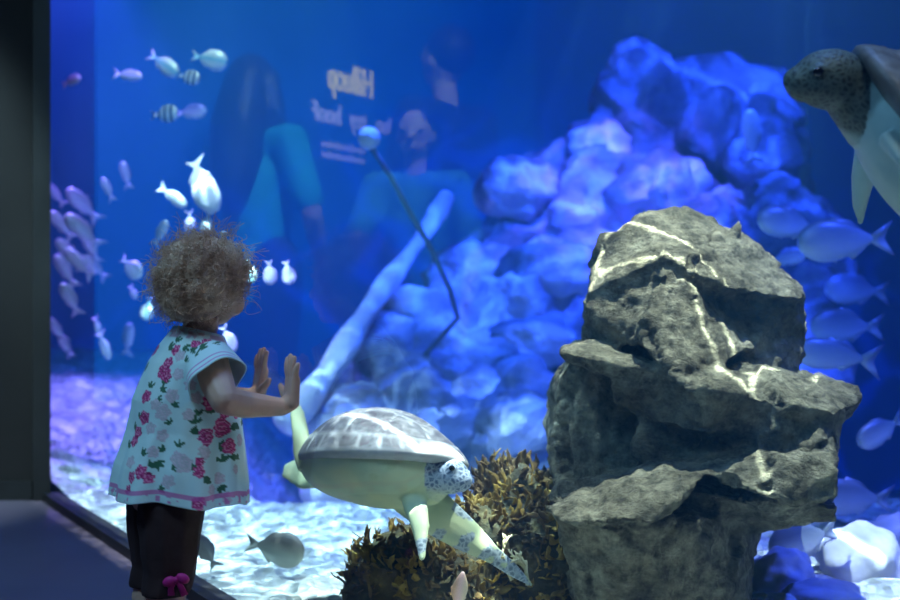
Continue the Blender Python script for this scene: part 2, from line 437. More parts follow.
# leaning pale beam and the thin pole with a ball on its end
m_beam = noisemat('weathered_wood', [(0.3, (0.42, 0.44, 0.5)), (0.7, (0.82, 0.83, 0.88))], 5, 6, 0.8, bump=0.5, bscale=18, bdist=0.03)
bm = bmesh.new()
A, B = at(285, 425, 5.0), at(446, 196, 5.9)
pts, rad = [], []
for i in range(30):
    t = i / 29
    pts.append(A.lerp(B, t) + Vector((0.012 * math.sin(t * 9), 0, -0.03 * math.sin(t * math.pi))))
    rad.append(0.062 - 0.03 * t + 0.008 * math.sin(t * 23) + (0.012 if t > 0.93 else 0))
tube(bm, pts, rad, 12)
tag(obj('log', bm, m_beam, loc=A), 'long pale weathered log leaning diagonally against the blue reef', 'log')
m_dark = noisemat('dark_rope', [(0.3, (0.06, 0.08, 0.14)), (0.7, (0.10, 0.12, 0.2))], 20, 4, 0.8)
t = empty('rope', at(410, 218, 5.0), 'dark rope crossing the leaning log with a pale round float at its upper end', 'rope')
bm = bmesh.new()
k = [at(368, 142, 4.9), at(392, 178, 4.95), at(412, 216, 5.0), at(432, 250, 5.1), at(450, 290, 5.2), at(458, 318, 5.2), at(440, 338, 5.25), at(424, 356, 5.3), at(418, 384, 5.4)]
tube(bm, k, 0.012, 8); obj('cord', bm, m_dark, t)
bm = bmesh.new(); ball(bm, at(369, 138, 4.88), 0.045, 3); obj('float', bm, m_beam, t)
# ------------------------------------------------------------------ sea turtles
def turtle_skin(name, pale, pale2, dark, seam):
    m, nt, b = newmat(name)
    tc = nt.nodes.new('ShaderNodeTexCoord')
    at_ = nd(nt, 'ShaderNodeAttribute', attribute_name='scaled')
    n = nd(nt, 'ShaderNodeTexNoise', Scale=16.0, Detail=5.0); L(nt, tc.outputs['Object'], n.inputs['Vector'])
    pc = ramp(nt, n.outputs['Fac'], [(0.3, pale2), (0.65, pale)])
    vo = nd(nt, 'ShaderNodeTexVoronoi', feature='DISTANCE_TO_EDGE', Scale=90.0)
    L(nt, tc.outputs['Object'], vo.inputs['Vector'])
    dc = ramp(nt, vo.outputs['Distance'], [(0.0, seam), (0.16, tuple(0.5 * a + 0.5 * b_ for a, b_ in zip(seam, dark))), (0.3, dark)])
    mx = nd(nt, 'ShaderNodeMix', data_type='RGBA')
    L(nt, at_.outputs['Fac'], mx.inputs[0]); L(nt, pc, mx.inputs[6]); L(nt, dc, mx.inputs[7])
    L(nt, mx.outputs[2], b.inputs['Base Color'])
    b.inputs['Roughness'].default_value = 0.55
    bp = nd(nt, 'ShaderNodeBump', Strength=0.35, Distance=0.006)
    mh = nd(nt, 'ShaderNodeMath', operation='MULTIPLY'); L(nt, vo.outputs['Distance'], mh.inputs[0]); L(nt, at_.outputs['Fac'], mh.inputs[1])
    L(nt, mh.outputs[0], bp.inputs['Height']); L(nt, bp.outputs['Normal'], b.inputs['Normal'])
    return m
def shell_mat(name, lo, mid, hi, seam):
    m, nt, b = newmat(name)
    tc = nt.nodes.new('ShaderNodeTexCoord')
    at_ = nd(nt, 'ShaderNodeAttribute', attribute_name='seam')
    n = nd(nt, 'ShaderNodeTexNoise', Scale=26.0, Detail=8.0, Distortion=1.2); L(nt, tc.outputs['Object'], n.inputs['Vector'])
    c = ramp(nt, n.outputs['Fac'], [(0.3, lo), (0.5, mid), (0.7, hi)])
    mx = nd(nt, 'ShaderNodeMix', data_type='RGBA'); L(nt, at_.outputs['Fac'], mx.inputs[0]); L(nt, c, mx.inputs[6])
    mx.inputs[7].default_value = (*seam, 1); L(nt, mx.outputs[2], b.inputs['Base Color'])
    b.inputs['Roughness'].default_value = 0.5
    bp = nd(nt, 'ShaderNodeBump', Strength=0.3, Distance=0.004); L(nt, n.outputs['Fac'], bp.inputs['Height']); L(nt, bp.outputs['Normal'], b.inputs['Normal'])
    return m
m_skin1 = turtle_skin('turtle_skin', (0.74, 0.76, 0.42), (0.54, 0.64, 0.38), (0.10, 0.15, 0.24), (0.50, 0.56, 0.62))
m_shell1 = shell_mat('turtle_shell', (0.09, 0.085, 0.10), (0.19, 0.18, 0.19), (0.36, 0.34, 0.33), (0.70, 0.70, 0.68))
m_skin2 = turtle_skin('turtle_skin_dark', (0.52, 0.64, 0.58), (0.38, 0.52, 0.50), (0.035, 0.045, 0.042), (0.12, 0.16, 0.14))
m_shell2 = shell_mat('turtle_shell_brown', (0.10, 0.09, 0.085), (0.17, 0.16, 0.15), (0.26, 0.25, 0.23), (0.10, 0.09, 0.085))
m_eye = flat('wet_black_eye', (0.01, 0.012, 0.015), 0.08, 0.8)

def make_turtle(label, loc, rot, scale, flip, skin, shell, head=(0.335, 0, -0.035), headdir=(1, 0, 0), headscale=1.0, flange=0.0, shift=0.0, headcut=0.040, hcut=-0.055, neck=0.062):
    M = Matrix.Translation(loc) @ rot.to_4x4() @ Matrix.Scale(scale, 4)
    root = empty('sea_turtle', loc, label, 'sea turtle')
    # ---- body: trunk, neck, head and four flippers in one skin
    bm = bmesh.new()
    ball(bm, (-0.005, 0, -0.035), (0.232, 0.180, 0.092), 4)
    ball(bm, (0.03, 0, -0.065), (0.19, 0.14, 0.07), 4)
    hd = Vector(head); hx = Vector(headdir).normalized(); hy = Vector((0, 0, 1)).cross(hx).normalized(); hz = hx.cross(hy)
    HM = Matrix((hx, hy, hz)).transposed()
    hs = headscale
    limb(bm, [(0.15, 0, -0.045), Vector((0.15, 0, -0.045)).lerp(hd, 0.55), hd - hx * 0.02 * hs], [0.085, neck * hs, 0.045 * hs])
    ball(bm, hd, (0.066 * hs, 0.05 * hs, 0.052 * hs), 3, HM)
    ball(bm, hd + HM @ Vector((0.04 * hs, 0, -0.008 * hs)), (0.038 * hs, 0.034 * hs, 0.034 * hs), 3, HM)
    ball(bm, hd + HM @ Vector((0.066 * hs, 0, -0.006 * hs)), (0.016 * hs, 0.015 * hs, 0.02 * hs), 2, HM)
    for s in (1, -1):
        ball(bm, hd + HM @ Vector((0.03 * hs, s * 0.036 * hs, 0.018 * hs)), (0.020 * hs, 0.010 * hs, 0.013 * hs), 2, HM)
    for f in flip:
        blade(bm, f['p'], f['w'], f['t'], f['d'], 14)
    bm.transform(M)
    me = fuse(bm, 0.0048 * scale, 3)
    Mi = M.inverted()
    att = me.attributes.new('scaled', 'FLOAT', 'POINT')
    vals = []
    for v in me.vertices:
        p = Mi @ v.co; nrm = (rot.inverted() @ v.normal)
        k = 0.0
        d = (p - hd)
        if d.dot(hx) > hcut * hs and d.length < 0.125 * hs: k = min(1.0, max(0.25, 1 + (d.dot(hz) / hs + headcut) / 0.02))
        else:
            for f in flip:
                sp = [Vector(q) for q in f['p']]
                dm, tm, up = min(((p - sp[i].lerp(sp[i + 1], u / 4)).length, (i + u / 4) / (len(sp) - 1), i) for i in range(len(sp) - 1) for u in range(5))
                if dm < 0.09 and tm > f.get('s0', 0.3):
                    wd = Vector(f['d']); tt = (sp[-1] - sp[0]).normalized(); wd = (wd - tt * wd.dot(tt)).normalized(); un = tt.cross(wd)
                    if un.z < 0: un = -un
                    edge = abs((p - sp[up].lerp(sp[up + 1], 0.5)).dot(wd))
                    if nrm.dot(un) * f.get('face', 1) > 0.1: k = max(k, f.get('k', 0.85) * (1 if noise.noise(p * 28) > f.get('th', -0.1) else 0.0))
        vals.append(k)
    att.data.foreach_set('value', vals)
    obj('body', me, skin, root)
    # ---- shell with plate pattern
    N, K = 150, 56
    bm = bmesh.new(); lay = bm.verts.layers.float.new('seam')
    vert_c = [(0.205, 0), (0.115, 0), (0.01, 0), (-0.095, 0), (-0.185, 0)]
    cost_c = [(0.15, 0.10), (0.06, 0.125), (-0.05, 0.12), (-0.145, 0.085)]
    cen = [Vector(c + (0,)) for c in vert_c] + [Vector((x, s * y, 0)) for x, y in cost_c for s in (1, -1)]
    def outline(a):
        x, y = math.cos(a), math.sin(a)
        rx = 0.262 if x > 0 else 0.265
        return Vector((rx * x, 0.2 * y * (1 + 0.10 * x - 0.06 * x * x), 0))
    rings = []
    for k in range(K + 1):
        r = k / K; ring = []
        for i in range(N):
            a = 2 * math.pi * i / N
            o = outline(a); q = o * r
            h = 0.138 * (1 - r ** 2.3) ** 0.85 * (1 - 0.18 * r * math.cos(a))
            z = h - 0.014 * max(0, (r - 0.82) / 0.18)
            if r > 0.86: z += 0.006 + flange * max(0, math.cos(a)) ** 2 * (r - 0.86) / 0.14
            z += 0.006 * math.exp(-(q.y / 0.012) ** 2) * (r < 0.8)
            ds = sorted((q - c).length for c in cen)
            edge = ds[1] - ds[0]
            s = 0.75 * max(0, 1 - edge / 0.0055)
            if r > 0.9:
                mi = (a * 24 / (2 * math.pi)) % 1
                s = max(0, 1 - min(mi, 1 - mi) * 24 / 3.0) * 0.7 if r < 0.985 else 0.5
            s = max(s, 0.75 * max(0, 1 - abs(r - 0.9) / 0.014))
            v = bm.verts.new(Vector((q.x, q.y, z - 0.004 * s))); v[lay] = min(1, s); ring.append(v)
            if k == 0: break
        rings.append(ring)
    for i in range(N): bm.faces.new((rings[0][0], rings[1][i], rings[1][(i + 1) % N]))
    for k in range(1, K):
        for i in range(N):
            j = (i + 1) % N
            bm.faces.new((rings[k][i], rings[k + 1][i], rings[k + 1][j], rings[k][j]))
    low = []
    for rr_, zz in ((0.985, -0.022), (0.90, -0.03), (0.6, -0.03)):
        low.append([bm.verts.new(outline(2 * math.pi * i / N) * rr_ + Vector((0, 0, zz + flange * max(0, math.cos(2 * math.pi * i / N)) ** 2 * (rr_ > 0.8)))) for i in range(N)])
    prev = rings[K]
    for lr in low:
        for v in lr: v[lay] = 0.6
        for i in range(N):
            j = (i + 1) % N
            bm.faces.new((prev[i], lr[i], lr[j], prev[j]))
        prev = lr
    bm.faces.new(prev)
    bmesh.ops.recalc_face_normals(bm, faces=bm.faces)
    bm.transform(M @ Matrix.Translation((shift, 0, 0)))
    obj('shell', bm, shell, root)
    for s in (1, -1):
        bm = bmesh.new(); ball(bm, hd + HM @ Vector((0.036 * hs, s * 0.0425 * hs, 0.018 * hs)), (0.010 * hs, 0.005 * hs, 0.008 * hs), 2, HM); bm.transform(M)
        obj('eye', bm, m_eye, root)
    return root

def rotm(yaw, pitch, roll):
    # forward x, left y, up z: yaw about z, then nose-up pitch, then roll
    return Matrix.Rotation(R(yaw), 3, 'Z') @ Matrix.Rotation(R(-pitch), 3, 'Y') @ Matrix.Rotation(R(roll), 3, 'X')
flips = [
    dict(p=[(0.09, 0.03, -0.085), (0.155, 0.09, -0.14), (0.21, 0.155, -0.185), (0.255, 0.22, -0.225), (0.295, 0.275, -0.262), (0.33, 0.32, -0.295)], w=[0.065, 0.06, 0.046, 0.026, 0.019, 0.005], t=[0.03, 0.022, 0.014, 0.010, 0.008, 0.004], d=(0.5, 0.35, 0.6), s0=0.2, face=-1, th=0.0),
    dict(p=[(0.14, -0.03, -0.085), (0.18, -0.055, -0.14), (0.215, -0.075, -0.19), (0.245, -0.095, -0.275)], w=[0.035, 0.032, 0.024, 0.008], t=[0.03, 0.02, 0.012, 0.006], d=(0.8, 0.5, 0.2), s0=0.8),
    dict(p=[(-0.165, -0.10, -0.04), (-0.195, -0.10, 0.0), (-0.215, -0.10, 0.06), (-0.235, -0.10, 0.11), (-0.25, -0.10, 0.145)], w=[0.034, 0.028, 0.024, 0.022, 0.012], t=[0.022, 0.016, 0.012, 0.009, 0.005], d=(0.81, 0.588, 0.1), k=0.0),
    dict(p=[(-0.19, 0.10, -0.05), (-0.27, 0.11, -0.02), (-0.36, 0.10, -0.02), (-0.43, 0.09, -0.02)], w=[0.045, 0.05, 0.056, 0.02], t=[0.025, 0.018, 0.012, 0.006], d=(0.1, 0.1, 1), s0=0.45, face=-1, th=-0.6),
]
T1 = at(380, 459, 2.80)
make_turtle('grey-shelled sea turtle swimming beside the child with its flipper stretched down', T1, rotm(-34, 4, -16), 0.81, flips, m_skin1, m_shell1, head=(0.235, -0.005, -0.045), headdir=(1, 0.05, -0.1), headscale=0.95, flange=0.012, hcut=-0.034)
flips2 = [
    dict(p=[(0.13, 0.09, -0.055), (0.09, 0.14, -0.06), (0.04, 0.18, -0.06), (-0.02, 0.20, -0.06), (-0.07, 0.21, -0.06)], w=[0.06, 0.06, 0.05, 0.035, 0.008], t=[0.03, 0.02, 0.014, 0.010, 0.004], d=(-0.6, -0.5, 0.3), s0=0.3, k=0.4),
    dict(p=[(0.11, -0.09, -0.055), (0.06, -0.13, -0.09), (0.0, -0.15, -0.14), (-0.05, -0.16, -0.175), (-0.09, -0.165, -0.195)], w=[0.04, 0.036, 0.028, 0.018, 0.006], t=[0.03, 0.02, 0.014, 0.010, 0.004], d=(-0.6, 0.5, 0.3), s0=0.3, k=0.4),
    dict(p=[(-0.17, 0.10, -0.05), (-0.24, 0.13, -0.045), (-0.30, 0.15, -0.05)], w=[0.045, 0.05, 0.02], t=[0.025, 0.018, 0.006], d=(0.2, 0.8, 0.2)),
    dict(p=[(-0.17, -0.10, -0.05), (-0.24, -0.13, -0.045), (-0.30, -0.15, -0.05)], w=[0.045, 0.05, 0.02], t=[0.025, 0.018, 0.006], d=(0.2, -0.8, 0.2)),
]
T2 = at(938, 162, 2.15)
make_turtle('dark-headed sea turtle entering at the upper right above the rock', T2, rotm(203, 48, -32), 0.80, flips2, m_skin2, m_shell2, head=(0.290, 0, -0.085), headdir=(1, 0.0, -1.1), headscale=1.25, flange=0.01, shift=0.05, headcut=0.075, neck=0.050)
# ------------------------------------------------------------------ the child at the glass
CC = Vector((-0.534, 2.52, 0)); CF = N2; CL = -D2        # standing place, forward, left
def K(a, b, z): return CC + CF * a + CL * b + Vector((0, 0, z))
CM = Matrix((CF, CL, Vector((0, 0, 1)))).transposed().to_4x4(); CM.translation = CC

m_skin, nt, b = newmat('child_skin')
tc = nt.nodes.new('ShaderNodeTexCoord')
n = nd(nt, 'ShaderNodeTexNoise', Scale=14.0, Detail=4.0); L(nt, tc.outputs['Object'], n.inputs['Vector'])
L(nt, ramp(nt, n.outputs['Fac'], [(0.3, (0.60, 0.34, 0.25)), (0.7, (0.72, 0.44, 0.34))]), b.inputs['Base Color'])
b.inputs['Roughness'].default_value = 0.5; b.inputs['Subsurface Weight'].default_value = 0.12
b.inputs['Subsurface Radius'].default_value = (0.02, 0.008, 0.005); b.inputs['Subsurface Scale'].default_value = 0.3

child = empty('person', CC, 'toddler in floral tunic and dark leggings standing with palms on the aquarium glass', 'person')
def glass_gap(p): return (p - G0).dot(N2)
bm = bmesh.new()
HIP = -0.05
# trunk
limb(bm, [K(HIP, 0, 0.36), K(-0.03, 0, 0.47), K(0.005, 0, 0.57), K(0.022, 0, 0.625)], [0.066, 0.074, 0.073, 0.055])
limb(bm, [K(0.02, -0.06, 0.615), K(0.02, 0.06, 0.615)], [0.045, 0.045])
limb(bm, [K(0.02, 0, 0.63), K(0.036, 0, 0.70)], [0.038, 0.036])
# head: skull, face, chin, cheeks, nose, ears
HC = K(0.046, 0, 0.772)
HY = R(42)
hf = (Matrix.Rotation(HY, 3, 'Z') @ CF); hl = (Matrix.Rotation(HY, 3, 'Z') @ CL)
def Hd(a, b, z): return HC + hf * a + hl * b + Vector((0, 0, z))
HM = Matrix((hf, hl, Vector((0, 0, 1)))).transposed()
ball(bm, Hd(-0.008, 0, 0.012), (0.085, 0.072, 0.078), 4, HM)
ball(bm, Hd(0.022, 0, -0.028), (0.056, 0.058, 0.062), 4, HM)
ball(bm, Hd(0.050, 0, -0.070), (0.020, 0.024, 0.018), 3, HM)
for s in (1, -1):
    ball(bm, Hd(0.042, s * 0.033, -0.043), (0.030, 0.027, 0.028), 3, HM)
    ball(bm, Hd(0.0, s * 0.069, -0.018), (0.016, 0.010, 0.024), 3, HM)
    ball(bm, Hd(0.068, s * 0.024, 0.014), (0.012, 0.02, 0.008), 2, HM)
limb(bm, [Hd(0.072, 0, -0.004), Hd(0.083, 0, -0.026)], [0.008, 0.0105])
ball(bm, Hd(0.070, 0, -0.050), (0.010, 0.018, 0.0055), 2, HM)
ball(bm, Hd(0.068, 0, -0.059), (0.010, 0.015, 0.0055), 2, HM)
# legs and feet
for s in (1, -1):
    limb(bm, [K(HIP, s * 0.043, 0.35), K(HIP + 0.006, s * 0.043, 0.20), K(HIP - 0.006, s * 0.043, 0.135), K(HIP - 0.004, s * 0.043, 0.045)], [0.050, 0.042, 0.040, 0.027])
    limb(bm, [K(HIP - 0.012, s * 0.043, 0.024), K(HIP + 0.055, s * 0.047, 0.018), K(HIP + 0.085, s * 0.048, 0.013)], [0.024, 0.021, 0.013])

def hand(bm, wrist, palm, side, lean=(0, 0, 0)):
    """palm pressed on the glass, fingers up; side points from little finger to thumb"""
    S = Vector(side).normalized(); U = (Vector((0, 0, 1)) + Vector(lean)).normalized(); Nn = N2
    c = Vector(palm)
    limb(bm, [wrist, c - U * 0.022 - Nn * 0.006], [0.0185, 0.019])
    for k in (-0.015, -0.005, 0.006, 0.016):
        limb(bm, [c + S * k * 0.75 - U * 0.024 - Nn * 0.004, c + S * k * 1.12 + U * 0.024], [0.0125, 0.0095])
    for k, ln, sp in ((-0.0185, 0.034, -0.30), (-0.0063, 0.046, -0.08), (0.0065, 0.049, 0.05), (0.0185, 0.043, 0.16)):
        b0 = c + S * k + U * 0.022
        dr = (U + S * sp).normalized()
        j1 = b0 + dr * ln * 0.45 - Nn * 0.003; j2 = b0 + dr * ln * 0.78 - Nn * 0.002; j3 = b0 + dr * ln
        limb(bm, [b0, j1, j2, j3], [0.0076, 0.0070, 0.0065, 0.0056])
    t0 = c + S * 0.016 - U * 0.018 - Nn * 0.004
    dr = (S * 0.85 + U * 0.45).normalized()
    limb(bm, [t0, t0 + dr * 0.022 - Nn * 0.002, t0 + dr * 0.038 + U * 0.002, t0 + dr * 0.047 + U * 0.004], [0.0115, 0.0085, 0.0075, 0.006])

def onto_glass(px, py, gap):
    """the point on this line of sight whose distance to the pane is gap"""
    u = (px - 450) / FOC
    Y = (G0.dot(N2) - 0.03 * 0 - gap) / (u * N2.x + N2.y)
    return at(px, py, Y)
# right arm (nearer the viewer)
SR = K(0.024, -0.082, 0.612)
PR = onto_glass(293, 391, 0.0115); WR = onto_glass(282, 407, 0.032)
ER = at(224, 400, 2.405)
limb(bm, [SR, SR.lerp(ER, 0.5) + Vector((0, 0, -0.002)), ER, ER.lerp(WR, 0.35) + Vector((0, 0, -0.004)), WR], [0.038, 0.034, 0.0285, 0.0275, 0.0185])
hand(bm, WR, PR, CL, (-0.02, 0, 0) )
# left arm
SL = K(0.024, 0.082, 0.612)
PL = onto_glass(261, 382, 0.0115); WL = onto_glass(253, 397, 0.030)
EL = K(0.09, 0.135, 0.525)
limb(bm, [SL, SL.lerp(EL, 0.5), EL, EL.lerp(WL, 0.4), WL], [0.038, 0.034, 0.028, 0.026, 0.0185])
hand(bm, WL, PL, -CL, (0.05, 0, 0))
obj('body', fuse(bm, 0.0024, 5), m_skin, child)
m_eyew = flat('eye_white', (0.8, 0.8, 0.8), 0.15, 0.6)
for s in (1, -1):
    bm = bmesh.new(); ball(bm, Hd(0.064, s * 0.026, 0.0), (0.0105, 0.0105, 0.0105), 3); e = obj('eye', bm, m_eyew, child)
    bm = bmesh.new(); ball(bm, Hd(0.071, s * 0.0265, 0.0), (0.0045, 0.0055, 0.0055), 2, HM); obj('iris', bm, m_eye, e)

# ---- tunic: rings from neckline to hem, cut to the child's outline
def lerp_tab(tab, z):
    for (z0, *a), (z1, *c) in zip(tab, tab[1:]):
        if z0 >= z >= z1:
            t = (z0 - z) / (z0 - z1); return [x + (y - x) * t for x, y in zip(a, c)]
    return tab[-1][1:] if z < tab[-1][0] else tab[0][1:]
#        z      a_c    r_fwd  r_side
TAB = [(0.672, 0.030, 0.050, 0.056), (0.660, 0.026, 0.056, 0.070), (0.640, 0.018, 0.066, 0.104), (0.612, 0.010, 0.078, 0.108), (0.580, 0.006, 0.090, 0.104), (0.535, 0.003, 0.106, 0.104),
       (0.470, 0.004, 0.114, 0.104), (0.400, -0.004, 0.128, 0.116), (0.330, -0.008, 0.135, 0.124)]
NA, NZ = 240, 150
bm = bmesh.new(); lay = bm.verts.layers.float_color.new('print')
def tunic_pt(a, t, inset=0.0):
    z = 0.672 - (0.672 - 0.334) * t
    ac, rf, rs = lerp_tab(TAB, z)
    flare = max(0, (t - 0.25) / 0.75)
    fold = flare * (0.006 * math.sin(a * 7 + 1.0) + 0.004 * math.sin(a * 13 + t * 3) + 0.003 * math.sin(a * 4 - t * 5))
    fold += 0.003 * noise.noise(Vector((math.cos(a) * 3, math.sin(a) * 3, z * 16)))
    x = ac + (rf + fold - inset) * math.cos(a); y = (rs + fold - inset) * math.sin(a)
    zz = z - flare * 0.012 * math.cos(a) + flare * 0.004 * math.sin(a * 5)
    if t < 0.12: zz -= (0.12 - t) * 0.10 * math.cos(a)
    return K(x, y, zz)
rings = []
for j in range(NZ + 1):
    rings.append([bm.verts.new(tunic_pt(2 * math.pi * i / NA, j / NZ)) for i in range(NA)])
inner = [[bm.verts.new(tunic_pt(2 * math.pi * i / NA, t, 0.003)) for i in range(NA)] for t in (0.995, 0.6, 0.2, 0.0)]
allr = rings + inner
for q in range(len(allr) - 1):
    for i in range(NA):
        j = (i + 1) % NA
        bm.faces.new((allr[q][i], allr[q][j], allr[q + 1][j], allr[q + 1][i]))
for i in range(NA):
    j = (i + 1) % NA
    bm.faces.new((allr[-1][i], allr[-1][j], allr[0][j], allr[0][i]))

# printed cloth: roses, leaves, trim
roses = [(196, 344, 6, 0), (207, 342, 6, 0), (222, 352, 6, 0), (176, 350, 6, 0), (155, 404, 6, 1), (172, 396, 7, 1), (205, 452, 7, 1), (168, 482, 7, 1), (212, 490, 6, 1), (152, 452, 6, 1), (130, 462, 6, 1), (196, 398, 6, 1), (215, 380, 5, 1), (228, 364, 5, 0), (178, 374, 6, 1), (150, 428, 6, 1), (213, 352, 7, 0), (164, 372, 8, 0), (168, 362, 6, 0), (166, 376, 6, 0), (146, 396, 7, 0), (144, 418, 7, 0), (138, 432, 6, 0), (134, 441, 6, 0), (222, 428, 10, 0), (206, 436, 9, 0), (230, 447, 8, 0),
         (210, 402, 8, 0), (226, 412, 7, 0), (236, 414, 6, 0), (199, 472, 6, 0), (200, 462, 5, 0), (140, 472, 7, 0), (148, 478, 6, 0), (132, 478, 6, 0), (240, 440, 7, 1), (198, 503, 7, 0), (128, 490, 5, 0),
         (163, 412, 8, 1), (184, 464, 9, 1), (178, 458, 7, 1), (163, 436, 6, 1), (219, 478, 6, 1), (226, 498, 6, 1), (188, 415, 6, 1), (180, 356, 6, 1), (236, 470, 5, 1), (204, 372, 5, 1), (190, 385, 6, 1)]
leaves = [(202, 350, 8, 60), (214, 346, 8, 10), (228, 358, 7, 120), (184, 362, 7, 40), (172, 406, 8, 30), (236, 460, 8, 70), (236, 430, 8, 100), (142, 456, 8, 60), (164, 452, 7, 140), (168, 350, 10, 40), (184, 346, 9, -30), (190, 350, 9, 20), (176, 342, 8, 70), (162, 384, 9, 60), (160, 390, 8, 20), (150, 388, 8, 80), (140, 420, 8, 70), (134, 428, 8, 30), (193, 424, 10, 80), (190, 432, 9, 20), (197, 416, 8, 100),
          (222, 452, 10, 60), (224, 462, 9, 100), (218, 446, 8, 20), (154, 462, 10, -30), (150, 468, 8, 60), (206, 484, 8, 60), (158, 490, 8, 20), (220, 486, 8, -50), (178, 448, 8, 90), (170, 468, 7, 10), (244, 424, 8, 40), (210, 414, 7, 80),
          (198, 356, 7, 30), (128, 448, 8, 60), (190, 470, 8, 45), (170, 425, 7, 120), (156, 400, 7, 10)]
cv = [v for r_ in rings for v in r_]
def pix(p): return (450 + p.x / p.y * FOC, 300 - (p.z - CAMH) / p.y * FOC)
nearv = [(v.co.copy(), pix(v.co)) for v in cv if (v.co - CC).dot(Vector((0.1, -1, 0))) > -0.01]
def surf(px, py):
    return min(nearv, key=lambda q: (q[1][0] - px) ** 2 + (q[1][1] - py) ** 2)[0]
SP = 2.52 / FOC
rose_p = [(surf(x, y), r_ * SP, f) for x, y, r_, f in roses]
leaf_p = [(surf(x, y), r_ * SP, R(an)) for x, y, r_, an in leaves]
rr = random.Random(3)
for k in range(22):                                    # the side the camera does not see carries the same print
    p = tunic_pt(rr.uniform(0.3, 2.9), rr.uniform(0.1, 0.9)); rose_p.append((p, rr.uniform(0.011, 0.02), rr.random() < 0.4))
    leaf_p.append((p + Vector((0.01, 0.01, rr.choice((-0.03, 0.03)))), 0.018, rr.uniform(0, 3)))
WHITE, PINK, DPINK, LPINK, GREEN, FAINT = (0.66, 0.86, 0.88), (0.62, 0.07, 0.26), (0.30, 0.02, 0.10), (0.85, 0.33, 0.52), (0.05, 0.16, 0.10), (0.56, 0.52, 0.66)
def mixc(a, c, t): return tuple(x + (y - x) * t for x, y in zip(a, c))
def print_col(p):
    c = WHITE
    for q, r_, an in leaf_p:
        d = p - q
        if d.length < r_:
            hx = d.dot(Vector((0.87, -0.3, 0))) ; hz = d.z
            for s in (-0.6, 0.0, 0.6):
                u = hx * math.cos(an + s) + hz * math.sin(an + s); v = -hx * math.sin(an + s) + hz * math.cos(an + s)
                if 0 < u < r_ and abs(v) < 0.16 * r_ * math.sin(math.pi * u / r_) ** 0.6: c = GREEN
    for q, r_, f in rose_p:
        d = p - q; l_ = d.length
        if l_ < r_ * 1.15:
            hx = d.dot(Vector((0.87, -0.3, 0))); ang = math.atan2(d.z, hx)
            edge = r_ * (0.95 + 0.12 * math.cos(5 * ang + q.x * 90))
            if l_ < edge:
                s = math.sin(l_ / r_ * 13 + 1.7 * math.sin(ang * 2 + q.z * 50) + ang)
                k = PINK if s > -0.2 else (LPINK if s < -0.75 else DPINK)
                c = mixc(WHITE, k, 0.38 if f else 1.0)
    return c
for q, r_ in enumerate(rings):
    t = q / NZ
    for v in r_:
        c = print_col(v.co)
        if 0.925 < t < 0.95 or (0.945 < t < 0.99 and noise.noise(v.co * 90) > 0.30): c = mixc(c, (0.66, 0.12, 0.42), 0.8)
        if 0.015 < t < 0.05: c = mixc(c, (0.5, 0.12, 0.3), 0.6 if noise.noise(v.co * 80) > 0 else 0.1)
        v[lay] = (*c, 1)
for r_ in inner:
    for v in r_: v[lay] = (*WHITE, 1)
m_print, nt, b = newmat('floral_cotton')
ca = nd(nt, 'ShaderNodeVertexColor', layer_name='print'); L(nt, ca.outputs['Color'], b.inputs['Base Color'])
b.inputs['Roughness'].default_value = 0.9; b.inputs['Specular IOR Level'].default_value = 0.1
b.inputs['Sheen Weight'].default_value = 0.2
tc = nt.nodes.new('ShaderNodeTexCoord'); n = nd(nt, 'ShaderNodeTexNoise', Scale=38.0, Detail=3.0); L(nt, tc.outputs['Object'], n.inputs['Vector'])
bp = nd(nt, 'ShaderNodeBump', Strength=0.25, Distance=0.01); L(nt, n.outputs['Fac'], bp.inputs['Height']); L(nt, bp.outputs['Normal'], b.inputs['Normal'])
bmesh.ops.recalc_face_normals(bm, faces=bm.faces)
tunic = obj('tunic', bm, m_print, child)
# flutter sleeves with two pink bands
def sleeve(S, E, side):
    bm = bmesh.new(); lay = bm.verts.layers.float_color.new('print')
    ax = (E - S).normalized()
    ax = (ax + CL * side * 0.22).normalized()
    w = (Vector((0, 0, 1)).cross(ax)).normalized()
    w = (CF - ax * CF.dot(ax)).normalized(); u = ax.cross(w)
    rs = []
    n, m = 90, 30
    def pt(a, t, ins=0):
        r = 0.047 + 0.010 * t + 0.0025 * math.sin(a * 5) * t - ins
        rise = 0.014 * math.cos(a) * t
        return S + ax * (-0.028 + 0.083 * t - rise) + (w * math.cos(a) * (r + 0.006 * t) + u * math.sin(a) * r) * (math.sin(min(1, t * 3.2 + 0.08) * math.pi / 2)) - CL * side * 0.008
    for j in range(m + 1):
        t = j / m; ring = []
        for i in range(n):
            v = bm.verts.new(pt(2 * math.pi * i / n, t)); c = print_col(v.co)
            if 0.74 < t < 0.80 or 0.88 < t < 0.93: c = mixc(c, (0.60, 0.15, 0.48), 0.85)
            v[lay] = (*c, 1); ring.append(v)
        rs.append(ring)
    for t in (0.99, 0.5, 0.1):
        ring = []
        for i in range(n):
            v = bm.verts.new(pt(2 * math.pi * i / n, t, 0.003)); v[lay] = (*WHITE, 1); ring.append(v)
        rs.append(ring)
    for q in range(len(rs) - 1):
        for i in range(n): bm.faces.new((rs[q][i], rs[q][(i + 1) % n], rs[q + 1][(i + 1) % n], rs[q + 1][i]))
    bm.faces.new(rs[0]); bm.faces.new(rs[-1])
    bmesh.ops.recalc_face_normals(bm, faces=bm.faces)
    obj('sleeve', bm, m_print, child)
sleeve(SR, ER, -1); sleeve(SL, EL, 1)

